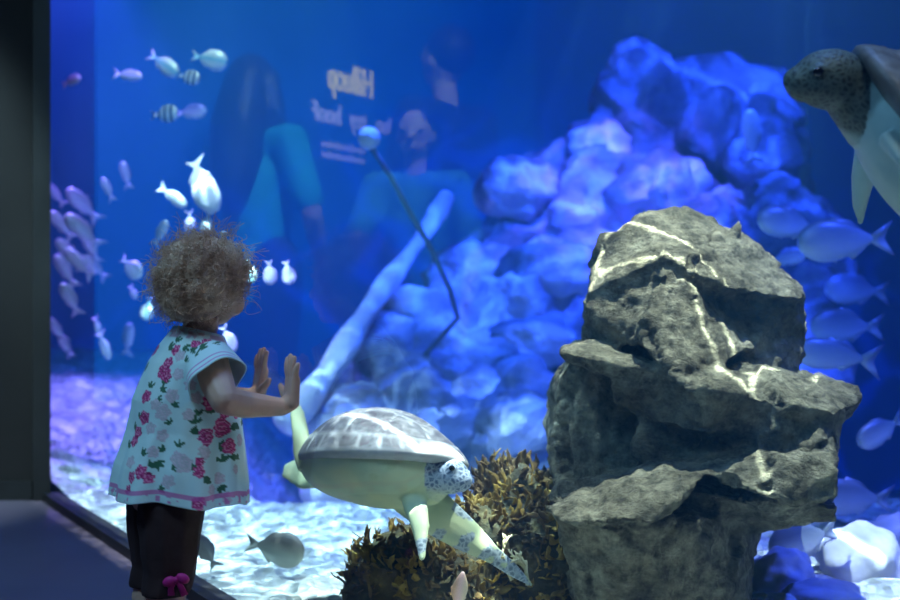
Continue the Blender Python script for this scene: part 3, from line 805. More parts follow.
# ---- leggings, bow at the near hem
m_leg = noisemat('black_leggings', [(0.3, (0.034, 0.016, 0.018)), (0.7, (0.05, 0.025, 0.028))], 30, 4, 0.8, bump=0.3, bscale=45, bdist=0.004)
bm = bmesh.new()
for s in (1, -1):
    limb(bm, [K(HIP + 0.035, s * 0.026, 0.44), K(HIP + 0.010, s * 0.036, 0.33), K(HIP + 0.006, s * 0.043, 0.24), K(HIP + 0.006, s * 0.043, 0.20), K(HIP - 0.006, s * 0.043, 0.165)], [0.056, 0.068, 0.058, 0.052, 0.0455])
me = fuse(bm, 0.004, 3)
bm = bmesh.new(); bm.from_mesh(me)
geo = bm.verts[:] + bm.edges[:] + bm.faces[:]
r_ = bmesh.ops.bisect_plane(bm, geom=geo, plane_co=K(0, 0, 0.158), plane_no=(0, 0, 1), clear_inner=True)
ed = [e for e in r_['geom_cut'] if isinstance(e, bmesh.types.BMEdge)]
bmesh.ops.holes_fill(bm, edges=ed)
for v in bm.verts: v.co += Vector((noise.noise(v.co * 22), noise.noise(v.co * 22 + Vector((5, 0, 0))), 0)) * 0.004
bpy.data.meshes.remove(me)
leg = obj('leggings', bm, m_leg, child)
m_bow = noisemat('pink_satin', [(0.3, (0.42, 0.015, 0.16)), (0.7, (0.62, 0.03, 0.26))], 40, 3, 0.45)
bm = bmesh.new()
BC = at(176, 580, 2.405)
xr = Vector((1, 0, 0))
for s in (1, -1):
    ball(bm, BC + Vector((s * 0.013, 0, 0.003 * s)), (0.014, 0.007, 0.010), 2, Matrix.Rotation(s * 0.4, 3, 'Y'))
    blade(bm, [BC, BC + Vector((s * 0.010, 0, -0.014)), BC + Vector((s * 0.013 + 0.004, 0, -0.030))], [0.003, 0.006, 0.007], [0.003, 0.002, 0.002], (1, 0, 0.1), 8)
ball(bm, BC, (0.006, 0.007, 0.007), 2)
obj('bow', bm, m_bow, child)

# ---- curly hair: an underlayer and many ringlets
m_hair, nt, b = newmat('curly_hair')
hi = nt.nodes.new('ShaderNodeTexCoord'); n = nd(nt, 'ShaderNodeTexNoise', Scale=22.0, Detail=5.0); L(nt, hi.outputs['Object'], n.inputs['Vector'])
L(nt, ramp(nt, n.outputs['Fac'], [(0.3, (0.38, 0.21, 0.14)), (0.55, (0.68, 0.43, 0.30)), (0.75, (0.88, 0.68, 0.52))]), b.inputs['Base Color'])
b.inputs['Roughness'].default_value = 0.55; b.inputs['Specular IOR Level'].default_value = 0.4
bm = bmesh.new()
HH = Hd(-0.012, 0, 0.012)
ball(bm, HH, (0.092, 0.086, 0.080), 4, HM)
ball(bm, Hd(-0.062, -0.015, -0.02), (0.045, 0.06, 0.06), 3, HM)
ball(bm, Hd(-0.058, 0, -0.035), (0.052, 0.070, 0.050), 3, HM)
ball(bm, Hd(-0.01, 0.05, -0.02), (0.05, 0.035, 0.055), 3, HM)
ball(bm, Hd(-0.012, -0.05, -0.01), (0.050, 0.032, 0.045), 3, HM)
for v in bm.verts:
    v.co += (v.co - HH).normalized() * (0.010 * noise.noise(v.co * 30) + 0.006 * noise.noise(v.co * 70))
me = fuse(bm, 0.004, 1)
bm = bmesh.new(); bm.from_mesh(me); bpy.data.meshes.remove(me)
rr = random.Random(5)
def scalp():
    while True:
        a = rr.uniform(0, 2 * math.pi); zz = rr.uniform(-0.92, 1)
        s = math.sqrt(1 - zz * zz); d = Vector((math.cos(a) * s, math.sin(a) * s, zz))
        if d.x > 0.62 and d.z < 0.40: continue        # leave the face free
        if d.x > 0.30 and d.z < -0.10: continue
        if d.x > -0.1 and d.z < -0.55: continue
        if rr.random() < 0.25 and d.x > 0.1: continue
        return d
for k in range(1000):
    d = scalp()
    base = HH + HM @ Vector((d.x * 0.086, d.y * 0.080, d.z * 0.080))
    if d.z < 0: base = base + hf * (-0.025 * -d.z * 1.2)
    out_ = (HM @ d).normalized()
    wild = rr.random()
    ln = rr.uniform(0.022, 0.045) if wild < 0.8 else rr.uniform(0.035, 0.06)
    rad = rr.uniform(0.005, 0.013); turns = rr.uniform(0.9, 2.2)
    grow = (out_ * rr.uniform(0.25, 0.75) + Vector((0, 0, -rr.uniform(0.1, 0.8))) - hf * rr.uniform(0, 0.5) + Vector((rr.gauss(0, .3), rr.gauss(0, .3), rr.gauss(0, .3)))).normalized()
    w1 = grow.cross(out_ + Vector((0.01, 0.02, 0.03))).normalized(); w2 = grow.cross(w1)
    ph = rr.uniform(0, 6.28); pts = []
    S_ = 18
    for i in range(S_):
        t = i / (S_ - 1)
        an = ph + turns * 2 * math.pi * t
        pts.append(base + grow * ln * t + (w1 * (math.cos(an) - math.cos(ph)) + w2 * (math.sin(an) - math.sin(ph))) * rad * (0.5 + 0.5 * t))
    th = rr.uniform(0.0007, 0.0015)
    tube(bm, pts, [th * (1 - 0.7 * i / (S_ - 1)) for i in range(S_)], 4)
for k in range(260):                                   # loose frizz
    d = scalp()
    base = HH + HM @ Vector((d.x * 0.09, d.y * 0.084, d.z * 0.084))
    out_ = ((HM @ d) - hf * 0.3).normalized()
    p = base.copy(); dr = (out_ + Vector((rr.gauss(0, .5), rr.gauss(0, .5), rr.gauss(0, .5)))).normalized(); pts = [p.copy()]
    curl = Vector((rr.gauss(0, 1), rr.gauss(0, 1), rr.gauss(0, 1))).normalized(); cr = rr.uniform(0.25, 0.7)
    for i in range(12):
        dr = (Matrix.Rotation(cr, 3, curl) @ dr + out_ * 0.10).normalized(); p = p + dr * 0.005; pts.append(p.copy())
    tube(bm, pts, [0.00045] * len(pts), 3)
obj('hair', bm, m_hair, child)
m_clip = flat('pale_clip', (0.75, 0.8, 0.85), 0.3)
bm = bmesh.new(); ball(bm, Hd(0.005, -0.035, 0.098), (0.012, 0.006, 0.006), 2, HM); obj('hair_clip', bm, m_clip, child)
# ------------------------------------------------------------------ fish
def fish_mesh(h=0.42, th=0.16, fork=0.24, dorsal=0.10, bend=0.0, n=26, e=0.72):
    """unit-length fish along x, nose at +0.5: body, forked tail, fins in one mesh"""
    bm = bmesh.new()
    def bx_(x): return bend * (0.25 - x) ** 2 * (1 if x < 0.25 else 0)
    prof = []
    for i in range(n + 1):
        t = i / n                                   # 0 nose .. 1 tail root
        x = 0.5 - 0.78 * t
        hh = h * 0.5 * (math.sin(math.pi * min(1, t * 0.97 + 0.02) ** e)) ** 0.85 + 0.018
        tt = th * 0.5 * (math.sin(math.pi * min(1, t * 0.97 + 0.02) ** 0.62)) ** 0.9 + 0.008
        prof.append((x, hh, tt))
    rings = [[Vector((x, tt * math.cos(a) + bx_(x), hh * math.sin(a))) for a in [2 * math.pi * k / 16 for k in range(16)]] for x, hh, tt in prof]
    loft(bm, rings)
    def fin(poly, y=0.0, t=0.006):
        c = [bm.verts.new((x, y + bx_(x) + t, z)) for x, z in poly]; d = [bm.verts.new((x, y + bx_(x) - t, z)) for x, z in poly]
        bm.faces.new(c); bm.faces.new(d[::-1]); m = len(poly)
        for i in range(m): bm.faces.new((c[i], d[i], d[(i + 1) % m], c[(i + 1) % m]))
    fin([(-0.24, 0.025), (-0.36, fork * 0.55), (-0.5, fork), (-0.44, fork * 0.45), (-0.40, 0.0), (-0.44, -fork * 0.45), (-0.5, -fork), (-0.36, -fork * 0.55), (-0.24, -0.025)])
    fin([(0.22, h * 0.40), (0.12, h * 0.48 + dorsal), (-0.05, h * 0.42 + dorsal * 0.6), (-0.19, h * 0.16 + 0.02), (-0.1, h * 0.2), (0.1, h * 0.35)])
    fin([(0.0, -h * 0.40), (-0.06, -h * 0.42 - dorsal * 0.7), (-0.2, -h * 0.16 - 0.02), (-0.1, -h * 0.2)])
    fin([(0.2, -h * 0.35), (0.12, -h * 0.5 - dorsal * 0.5), (0.08, -h * 0.38)])
    bmesh.ops.recalc_face_normals(bm, faces=bm.faces)
    me = bpy.data.meshes.new('fish_body'); bm.to_mesh(me); bm.free()
    me.polygons.foreach_set('use_smooth', [True] * len(me.polygons))
    return me
def fishmat(name, back, side, belly, stripe=None, metal=0.25):
    m, nt, b = newmat(name)
    tc = nt.nodes.new('ShaderNodeTexCoord'); sx = nt.nodes.new('ShaderNodeSeparateXYZ'); L(nt, tc.outputs['Object'], sx.inputs[0])
    mr = nd(nt, 'ShaderNodeMapRange')
    for i, v in enumerate((-0.22, 0.22, 0.0, 1.0)): mr.inputs[i + 1].default_value = v
    L(nt, sx.outputs[2], mr.inputs[0])
    c = ramp(nt, mr.outputs[0], [(0.25, belly), (0.5, side), (0.78, back)])
    if stripe:
        wv = nd(nt, 'ShaderNodeTexWave', Scale=1.35, Distortion=0.6); wv.bands_direction = 'X'
        wv.inputs['Phase Offset'].default_value = 1.2
        L(nt, tc.outputs['Object'], wv.inputs['Vector'])
        mx = nd(nt, 'ShaderNodeMix', data_type='RGBA')
        L(nt, ramp(nt, wv.outputs['Fac'], [(0.55, (0, 0, 0)), (0.7, (1, 1, 1))]), mx.inputs[0])
        L(nt, c, mx.inputs[6]); mx.inputs[7].default_value = (*stripe, 1); c = mx.outputs[2]
    L(nt, c, b.inputs['Base Color']); b.inputs['Roughness'].default_value = 0.4; b.inputs['Metallic'].default_value = metal
    return m
F_silver = fishmat('silver_scales', (0.45, 0.5, 0.5), (0.75, 0.8, 0.8), (0.9, 0.92, 0.9))
F_band = fishmat('banded_scales', (0.75, 0.75, 0.6), (0.8, 0.82, 0.8), (0.9, 0.92, 0.9), (0.06, 0.07, 0.10))
F_teal = fishmat('teal_side_scales', (0.85, 0.85, 0.72), (0.25, 0.6, 0.65), (0.85, 0.88, 0.85))
F_blue = fishmat('blue_grey_scales', (0.16, 0.2, 0.28), (0.40, 0.46, 0.55), (0.75, 0.8, 0.85))
F_grey = fishmat('grey_scales', (0.10, 0.11, 0.13), (0.26, 0.26, 0.24), (0.42, 0.42, 0.36))
F_yel = fishmat('yellow_tail_scales', (0.18, 0.16, 0.13), (0.36, 0.36, 0.28), (0.50, 0.52, 0.42))
F_white = fishmat('white_scales', (0.85, 0.85, 0.88), (0.9, 0.9, 0.92), (0.95, 0.95, 0.95), None, 0.0)
F_violet_lit = fishmat('violet_lit_scales', (0.22, 0.18, 0.50), (0.36, 0.32, 0.62), (0.5, 0.46, 0.72), None, 0.0)  # violet light on pale fish, put into the scale colours
F_coral = fishmat('pink_scales', (0.75, 0.40, 0.22), (0.85, 0.5, 0.45), (0.85, 0.62, 0.4), None, 0.0)
M_deep, M_mid, M_slim = fish_mesh(0.52, 0.17, 0.16, 0.03), fish_mesh(0.40, 0.17, 0.18, 0.05), fish_mesh(0.30, 0.14, 0.2, 0.05)
M_point = fish_mesh(0.30, 0.14, 0.12, 0.06, e=1.05)
M_curve = fish_mesh(0.34, 0.16, 0.16, 0.03, 1.2)
EYE = {}
def fish(mesh, mat, px, py, Y, lpx, ang, yaw, label, group=None, name='fish', eyes=True, roll=0):
    """ang: direction of the nose in the picture plane (degrees, 0 = right, 90 = up); yaw: turned towards (+) the viewer"""
    s = lpx * Y / FOC / max(0.25, math.cos(R(yaw)))
    key = (mesh.name, mat.name)
    if key not in EYE:
        m = mesh.copy(); m.materials.clear(); m.materials.append(mat)
        h = max(v.co.z for v in m.vertices if 0.3 < v.co.x < 0.4)
        bm = bmesh.new()
        for k in (1, -1): ball(bm, (0.385, k * 0.040 if mesh is not M_curve else k * 0.040, h * 0.30), (0.022, 0.012, 0.022), 1)
        e = bpy.data.meshes.new('eyes'); bm.to_mesh(e); bm.free(); e.materials.append(m_eye)
        EYE[key] = (m, e)
    m, e = EYE[key]
    o = bpy.data.objects.new(name, m); COL.objects.link(o)
    tag(o, label, 'fish', group)
    fwd = Vector((math.cos(R(ang)) * math.cos(R(yaw)), -math.sin(R(yaw)), math.sin(R(ang)) * math.cos(R(yaw)))).normalized()
    up = Vector((-math.sin(R(ang)), 0, math.cos(R(ang))))
    if up.z < 0: up = -up
    up = up - fwd * up.dot(fwd)
    up.normalize(); left = up.cross(fwd)
    o.matrix_world = Matrix.Translation(at(px, py, Y)) @ Matrix((fwd, left, up)).transposed().to_4x4() @ Matrix.Rotation(R(roll), 4, 'X') @ Matrix.Scale(s, 4)
    if eyes:
        c = bpy.data.objects.new('eyes', e); COL.objects.link(c); c.parent = o
    return o
# six silver fish near the top left
fish(M_mid, F_teal, 163, 64, 5.0, 38, -35, 10, 'teal-sided fish nosing downward, middle of the top trio at the upper left')
fish(M_deep, F_teal, 209, 59, 5.0, 38, -12, 5, 'topmost pale fish with a teal flank, rightmost of the upper left group')
fish(M_deep, F_band, 188, 77, 5.0, 26, -12, 22, 'small banded fish just under the two teal-sided fish')
fish(M_slim, F_silver, 127, 75, 5.1, 32, -8, 15, 'slim plain silver fish, leftmost bright one of the upper left group')
fish(M_deep, F_band, 164, 114, 5.0, 30, 2, 22, 'banded fish swimming lowest of the bright upper left group')
fish(M_mid, F_blue, 190, 112, 5.4, 34, 5, 10, 'dim blue fish close right of the lowest banded fish')
fish(M_mid, F_silver, 71, 81, 5.3, 22, 20, 22, 'small violet-lit fish alone at the top left beside the dark frame')
# the violet-lit school at the left
school = [(62, 226, 28, 125), (84, 206, 34, 128), (84, 232, 36, 132), (70, 254, 30, 125), (92, 250, 26, 120), (80, 264, 34, 130), (66, 272, 32, 120), (96, 268, 24, 125), (71, 300, 28, 110),
          (57, 330, 22, 115), (66, 346, 20, 120), (108, 190, 20, 110), (126, 176, 22, 105), (56, 195, 20, 120)]
for i, (x, y, l_, a) in enumerate(school):
    fish(M_slim, F_silver, x, y, 5.6 + 0.25 * math.sin(i * 2.1), l_ + 6, a + 4 * math.sin(i * 3), 20 + 15 * math.sin(i), 'small violet-lit fish of the slanting school along the left frame', 'school along the left frame', eyes=False)
fish(M_deep, F_silver, 131, 267, 5.2, 30, -40, 22, 'violet-lit round fish apart from the school, left of the child\'s curls')
fish(M_mid, F_silver, 133, 292, 5.3, 16, -60, 20, 'tiny fish directly below the violet round fish left of the curls')
fish(M_deep, F_teal, 148, 308, 5.1, 24, -95, 22, 'pale green fish half hidden behind the back of the child\'s hair')
fish(M_slim, F_silver, 104, 345, 5.3, 30, -65, 15, 'thin pale fish diving just above the violet sand, nearer the child')
fish(M_slim, F_silver, 97, 325, 5.4, 18, -70, 15, 'very small fish above the thin diving fish over the violet sand')
fish(M_slim, F_blue, 128, 340, 5.4, 34, 80, 15, 'dim slim fish rising beside the child\'s back')
fish(M_deep, F_teal, 249, 271, 4.2, 25, -70, 22, 'bright fish touching the front of the child\'s hair')
fish(M_deep, F_violet_lit, 270, 272, 4.3, 25, -80, 22, 'violet fish, middle of the trio in front of the child\'s head')
fish(M_deep, F_violet_lit, 288, 272, 4.3, 25, -75, 22, 'violet fish, furthest of the trio from the child\'s head')
fish(M_mid, F_violet_lit, 228, 338, 3.9, 30, -60, 22, 'small violet fish just under the child\'s chin')
# white curved fish and silver ones above the child's head
fish(M_curve, F_white, 199, 180, 4.6, 72, -62, 5, 'large white fish bent like a crescent above the child\'s head')
fish(M_slim, F_silver, 172, 196, 4.7, 36, -35, 10, 'silver fish left of the white crescent fish')
fish(M_mid, F_violet_lit, 190, 222, 4.6, 26, -80, 22, 'violet fish immediately above the child\'s hair clip')
fish(M_mid, F_silver, 207, 222, 4.6, 24, -100, 22, 'silver fish above the front of the child\'s curls')
fish(M_slim, F_blue, 160, 234, 4.8, 30, 60, 15, 'blue fish climbing just left of the child\'s hair top')
# right side
fish(M_mid, F_blue, 792, 224, 4.4, 72, 170, 10, 'dark blue fish behind the summit of the big rock')
fish(M_mid, F_blue, 846, 240, 4.0, 98, 183, 5, 'large blue fish with a pale belly under the upper turtle')
fish(M_slim, F_blue, 838, 356, 4.0, 92, 172, 5, 'silver-blue fish with a spread forked tail beside the big rock')
fish(M_mid, F_blue, 848, 326, 4.8, 78, 178, 10, 'dim blue fish right above the fork-tailed fish')
fish(M_mid, F_blue, 858, 290, 5.2, 70, 175, 12, 'faint blue fish in the middle of the right-hand shadow')
fish(M_mid, F_blue, 882, 430, 3.9, 58, 205, 15, 'violet-lit fish at the picture edge level with the rock ledge')
fish(M_mid, F_blue, 855, 498, 3.9, 84, 176, 10, 'blue fish swimming beside the lowest overhang of the big rock')
fish(M_deep, F_blue, 805, 540, 3.25, 78, 195, 15, 'broad dark fish hovering over the pale stones')
fish(M_slim, F_silver, 752, 138, 5.6, 54, 100, 20, 'bright blue fish hanging upright against the reef top')
fish(M_mid, F_blue, 785, 258, 4.9, 40, 15, 10, 'small blue fish tucked behind the right shoulder of the big rock')
# on the sand
fish(M_mid, F_grey, 206, 552, 3.2, 42, 118, 22, 'dark grey fish over the bright sand, right behind the child\'s leggings')
fish(M_deep, F_yel, 274, 548, 3.2, 62, -8, 15, 'grey-olive fish with a raised yellow fin over the bright sand')
fish(M_point, F_coral, 459, 594, 2.62, 46, 80, 8, 'pink pointed fish rising out of the seaweed at the bottom edge')

# ------------------------------------------------------------------ seaweed-covered rock under the turtle
m_moss = noisemat('mossy_rock', [(0.3, (0.03, 0.03, 0.025)), (0.55, (0.09, 0.075, 0.035)), (0.72, (0.20, 0.14, 0.04))], 14, 7, 0.95, bump=0.8, bscale=40, bdist=0.02)
bm = bmesh.new()
def chunk(px, py, Y, r): ball(bm, at(px, py, Y), r, 3, Euler((rr2.uniform(0, 1), rr2.uniform(0, 1), rr2.uniform(0, 1))).to_matrix())
rr2 = random.Random(21)
for px, py, Y, r in [(392, 590, 2.95, (0.10, 0.1, 0.13)), (430, 580, 3.0, (0.13, 0.12, 0.15)), (480, 560, 3.02, (0.13, 0.12, 0.18)), (520, 530, 3.05, (0.12, 0.11, 0.15)), (510, 500, 3.08, (0.10, 0.09, 0.06)), (545, 570, 3.0, (0.10, 0.12, 0.2)), (470, 620, 2.95, (0.24, 0.14, 0.12)), (450, 660, 2.9, (0.26, 0.16, 0.12)), (375, 565, 2.98, (0.05, 0.06, 0.08)), (550, 500, 3.1, (0.05, 0.06, 0.07))]:
    chunk(px, py, Y, r)
me = fuse(bm, 0.010, 1)
bm = bmesh.new(); bm.from_mesh(me); bm.normal_update()
for v in bm.verts: v.co += v.normal * (0.03 * fbm(v.co * 9, 4))
mossv = [(v.co.copy(), v.normal.copy()) for v in bm.verts if v.normal.y < 0.45 and v.co.z > 0.05]
bm.to_mesh(me); bm.free()
tag(obj('mossy_rock', me, m_moss, loc=(0.05, 3.0, 0)), 'low dark rock overgrown with brown seaweed beneath the swimming turtle', 'rock')
m_weed = noisemat('brown_seaweed', [(0.3, (0.035, 0.027, 0.012)), (0.5, (0.15, 0.09, 0.03)), (0.66, (0.45, 0.29, 0.05))], 9, 5, 0.7, spec=0.2)
rr2 = random.Random(9)
bm = bmesh.new()
def frond(p, d, ln, w_):
    pts = [p]; q = d.normalized()
    for i in range(7):
        q = (q + Vector((rr2.gauss(0, .28), rr2.gauss(0, .2), rr2.gauss(0.05, .2)))).normalized(); pts.append(pts[-1] + q * ln / 7)
    ws = [w_ * k * rr2.uniform(0.7, 1.3) for k in (0.4, 0.7, 1, 1.1, 1.1, 0.9, 0.6, 0.15)]
    blade(bm, pts, ws, [0.0012] * 8, Vector((rr2.gauss(0, 1), rr2.gauss(0, .4), rr2.gauss(0, .5))), 6)
for k in range(1500):
    p, n = rr2.choice(mossv)
    if rr2.random() < 0.35 and p.z < 0.22: continue
    frond(p - n * 0.006, n * 0.7 + Vector((rr2.gauss(0, .4), rr2.gauss(0, .3), rr2.gauss(0.1, .6))), rr2.uniform(0.018, 0.05), rr2.uniform(0.003, 0.008))
for k in range(70):                                    # upright yellow tufts along the left rim and crown
    p = at(rr2.choice((rr2.uniform(345, 372), rr2.uniform(470, 500), rr2.uniform(480, 548))), 0, 3.0)
    cand = min(mossv, key=lambda q: abs(q[0].x - p.x) + rr2.random() * 0.12 - q[0].z * 0.3)
    frond(cand[0], Vector((rr2.gauss(0, .2), rr2.gauss(-0.1, .2), 1)), rr2.uniform(0.03, 0.06), rr2.uniform(0.003, 0.006))
tag(obj('seaweed', bm, m_weed, loc=(0.05, 3.0, 0)), 'brown and yellow seaweed covering the low rock beneath the turtle', 'seaweed', kind='stuff')
m_coral = noisemat('pale_coral', [(0.3, (0.5, 0.42, 0.2)), (0.7, (0.8, 0.72, 0.45))], 30, 4, 0.8)
bm = bmesh.new()
def branch(p, d, ln, r, dep):
    q = p + d * ln
    tube(bm, [p, p.lerp(q, .5) + Vector((rr2.gauss(0, .002), 0, 0)), q], [r, r * .85, r * .7], 6)
    if dep:
        for k in range(3): branch(p.lerp(q, rr2.uniform(.5, 1)), (d + Vector((rr2.gauss(0, .6), rr2.gauss(0, .4), rr2.gauss(.1, .5)))).normalized(), ln * rr2.uniform(.5, .8), r * .7, dep - 1)
branch(at(528, 585, 2.80), Vector((-0.1, 0, 1)), 0.055, 0.006, 3)
branch(at(512, 580, 2.80), Vector((-0.5, 0, 1)).normalized(), 0.05, 0.005, 3)
tag(obj('coral', bm, m_coral, loc=at(525, 585, 2.8)), 'small pale branching coral between the seaweed and the big rock', 'coral')
# ------------------------------------------------------------------ visitors in the hall, seen mirrored in the glass
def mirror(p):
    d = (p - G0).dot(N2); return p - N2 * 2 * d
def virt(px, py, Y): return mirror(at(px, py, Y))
m_pskin = noisemat('visitor_skin', [(0.3, (0.62, 0.36, 0.28)), (0.7, (0.72, 0.45, 0.36))], 10, 3, 0.5)
m_dhair = noisemat('dark_hair', [(0.3, (0.012, 0.010, 0.010)), (0.7, (0.03, 0.024, 0.022))], 40, 4, 0.5)
m_teal = noisemat('teal_cloth', [(0.3, (0.02, 0.36, 0.46)), (0.7, (0.03, 0.52, 0.62))], 8, 4, 0.85, bump=0.3, bscale=16, bdist=0.02)
m_navy = noisemat('navy_cloth', [(0.3, (0.015, 0.02, 0.05)), (0.7, (0.025, 0.03, 0.07))], 8, 4, 0.85)
m_jean = noisemat('dark_denim', [(0.3, (0.02, 0.025, 0.05)), (0.7, (0.04, 0.045, 0.08))], 30, 4, 0.85)
m_lteal = noisemat('blue_green_cloth', [(0.3, (0.05, 0.26, 0.33)), (0.7, (0.07, 0.36, 0.42))], 8, 4, 0.85)
def person(label, x, y, h, yaw, top, lower, hair, longhair, arms):
    """standing figure of height h at (x, y) facing yaw degrees; arms: (elbow, hand) offsets (forward, side, up) from each shoulder, in heights"""
    root = empty('person', (x, y, 0), label, 'person')
    M = Matrix.Translation((x, y, 0)) @ Matrix.Rotation(R(yaw), 4, 'Z') @ Matrix.Scale(h, 4)
    body, shirt, trou = bmesh.new(), bmesh.new(), bmesh.new()
    V = Vector
    limb(body, [(0, 0, .50), (-.005, 0, .60), (.0, 0, .72), (0, 0, .79)], [.075, .07, .078, .05])
    limb(body, [(0, -.09, .80), (0, .09, .80)], [.034, .034]); limb(body, [(0, 0, .80), (.012, 0, .90)], [.03, .03])
    ball(body, (.008, 0, .935), (.056, .046, .062), 3); ball(body, (.026, 0, .905), (.034, .036, .038), 3)
    limb(body, [(.06, 0, .932), (.071, 0, .916)], [.007, .009]); ball(body, (.058, 0, .895), (.008, .014, .007), 2)
    for s in (1, -1):
        ball(body, (.003, s * .047, .925), (.012, .007, .018), 2); ball(body, (.05, s * .02, .944), (.012, .014, .007), 2)
    limb(shirt, [(0, 0, .47), (-.003, 0, .56), (.0, 0, .70), (0, 0, .775)], [.095, .085, .092, .062])
    limb(shirt, [(0, -.09, .795), (0, .09, .795)], [.046, .046])
    for s, (e, w_) in zip((1, -1), arms):
        S = V((0, s * .105, .80)); E = S + V((e[0], s * e[1], e[2])); W = S + V((w_[0], s * w_[1], w_[2]))
        limb(body, [S, S.lerp(E, .5), E, E.lerp(W, .4), W], [.034, .03, .025, .024, .016])
        limb(shirt, [S, S.lerp(E, .8)], [.044, .038])
        d = (W - E).normalized(); side = d.cross(V((0.3, 0.2, 1))).normalized()
        P_ = W + d * .028
        limb(body, [W, P_ + d * .01], [.016, .018])
        for k in range(4):
            o_ = side * (k - 1.5) * .0095; ln = (.036, .043, .045, .037)[k]
            q = P_ + o_ + d * .018
            limb(body, [q, q + d * ln * .55, q + d * ln * .9 + V((0, 0, -.008))], [.0062, .0055, .0045])
        limb(body, [P_ - side * .014, P_ - side * .030 + d * .018, P_ - side * .034 + d * .032], [.008, .0065, .005])
    for s in (1, -1):
        limb(body, [(0, s * .05, .50), (.01, s * .052, .28), (-.005, s * .055, .05)], [.062, .04, .026])
        limb(body, [(-.012, s * .055, .022), (.05, s * .06, .017), (.085, s * .062, .012)], [.022, .02, .012])
        limb(trou, [(0, s * .045, .52), (0, s * .05, .46), (.01, s * .052, .28), (-.004, s * .055, .055)], [.075, .074, .05, .036])
    for nm, b_, mt, vx in (('body', body, m_pskin, .0042), ('shirt', shirt, top, .008), ('trousers', trou, lower, .008)):
        b_.transform(M); obj(nm, fuse(b_, vx * h, 4), mt, root)
    hb = bmesh.new()
    ball(hb, (-.012, 0, .950), (.060, .054, .060), 3)
    if longhair:
        limb(hb, [(-.03, 0, .94), (-.055, 0, .84), (-.070, 0, .72), (-.066, 0, .62)], [.054, .068, .062, .03])
        for s in (1, -1): limb(hb, [(.0, s * .045, .95), (-.005, s * .058, .87), (.01, s * .065, .77)], [.024, .03, .02])
    hb.transform(M); obj('hair', fuse(hb, .006 * h, 3), hair, root)
    for s in (1, -1):
        eb = bmesh.new(); ball(eb, (.053, s * .02, .935), (.008, .009, .006), 2); eb.transform(M); obj('eye', eb, m_eye, root)
    return root
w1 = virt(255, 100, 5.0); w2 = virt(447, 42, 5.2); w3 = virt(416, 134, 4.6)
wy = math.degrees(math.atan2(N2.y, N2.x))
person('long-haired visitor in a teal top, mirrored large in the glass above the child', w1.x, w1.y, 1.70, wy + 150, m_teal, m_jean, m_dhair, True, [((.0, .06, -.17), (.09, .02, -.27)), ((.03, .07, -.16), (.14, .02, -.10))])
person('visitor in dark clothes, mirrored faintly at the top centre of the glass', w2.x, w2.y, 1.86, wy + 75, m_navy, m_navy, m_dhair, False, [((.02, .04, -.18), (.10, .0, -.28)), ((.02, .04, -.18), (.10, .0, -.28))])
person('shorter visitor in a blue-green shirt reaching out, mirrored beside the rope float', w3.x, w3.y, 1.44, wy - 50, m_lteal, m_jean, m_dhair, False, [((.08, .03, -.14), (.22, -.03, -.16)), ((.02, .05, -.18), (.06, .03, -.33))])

# lit sign on the end wall; it mirrors in the pane
m_panel = flat('lit_blue_panel', (0.012, 0.05, 0.22), 0.6, emit=(0.0, 0.12, 0.50), estr=1.0)
m_ylet = flat('lit_yellow_letters', (0.8, 0.7, 0.35), 0.5, emit=(1.0, 0.95, 0.1), estr=2.8)
m_wlet = flat('lit_white_letters', (0.8, 0.8, 0.85), 0.5, emit=(0.75, 0.72, 1.0), estr=1.4)
SX, SZ = -3.36, 1.685
sign = empty('sign', (SX, EW, SZ), 'large backlit blue wall sign with yellow and white lettering, mirrored backwards in the glass', 'sign')
bm = bmesh.new(); box(bm, (SX - 2.0, EW - 0.02, 0.35), (SX + 1.67, EW - 0.002, 2.75)); obj('panel', bm, m_panel, sign, smooth=False)
def letters(name, txt, size, x, z, mat, sx=1.0):
    c = bpy.data.curves.new(name, 'FONT'); c.body = txt; c.size = size; c.align_x = 'RIGHT'; c.extrude = 0.004; c.offset = 0.0
    o = bpy.data.objects.new(name, c); COL.objects.link(o)
    dg = bpy.context.evaluated_depsgraph_get(); dg.update()
    me = bpy.data.meshes.new_from_object(o.evaluated_get(dg)); bpy.data.objects.remove(o); bpy.data.curves.remove(c)
    me.transform(Matrix.Translation((x, EW - 0.025, z)) @ Matrix.Rotation(R(90), 4, 'X') @ Matrix.Diagonal((sx, 1, 1, 1)))
    me.materials.clear(); return obj(name, me, mat, sign, smooth=False)
letters('heading', 'Hilluop', 0.20, SX + 0.21, SZ + 0.075, m_ylet, 0.66)
for wd, wx in (('lon', -0.20), ('tey', 0.03), ('booF', 0.34)): letters('word', wd, 0.135, SX + wx, SZ - 0.095, m_wlet, 0.86)
for k in range(2): letters('small_print', 'nem eht ni evil seltrut', 0.05, SX + 0.26, SZ - 0.215 - 0.05 * k, flat('lit_small_letters', (0.6, 0.6, 0.7), 0.5, emit=(0.7, 0.6, 1.0), estr=0.9), 0.8)
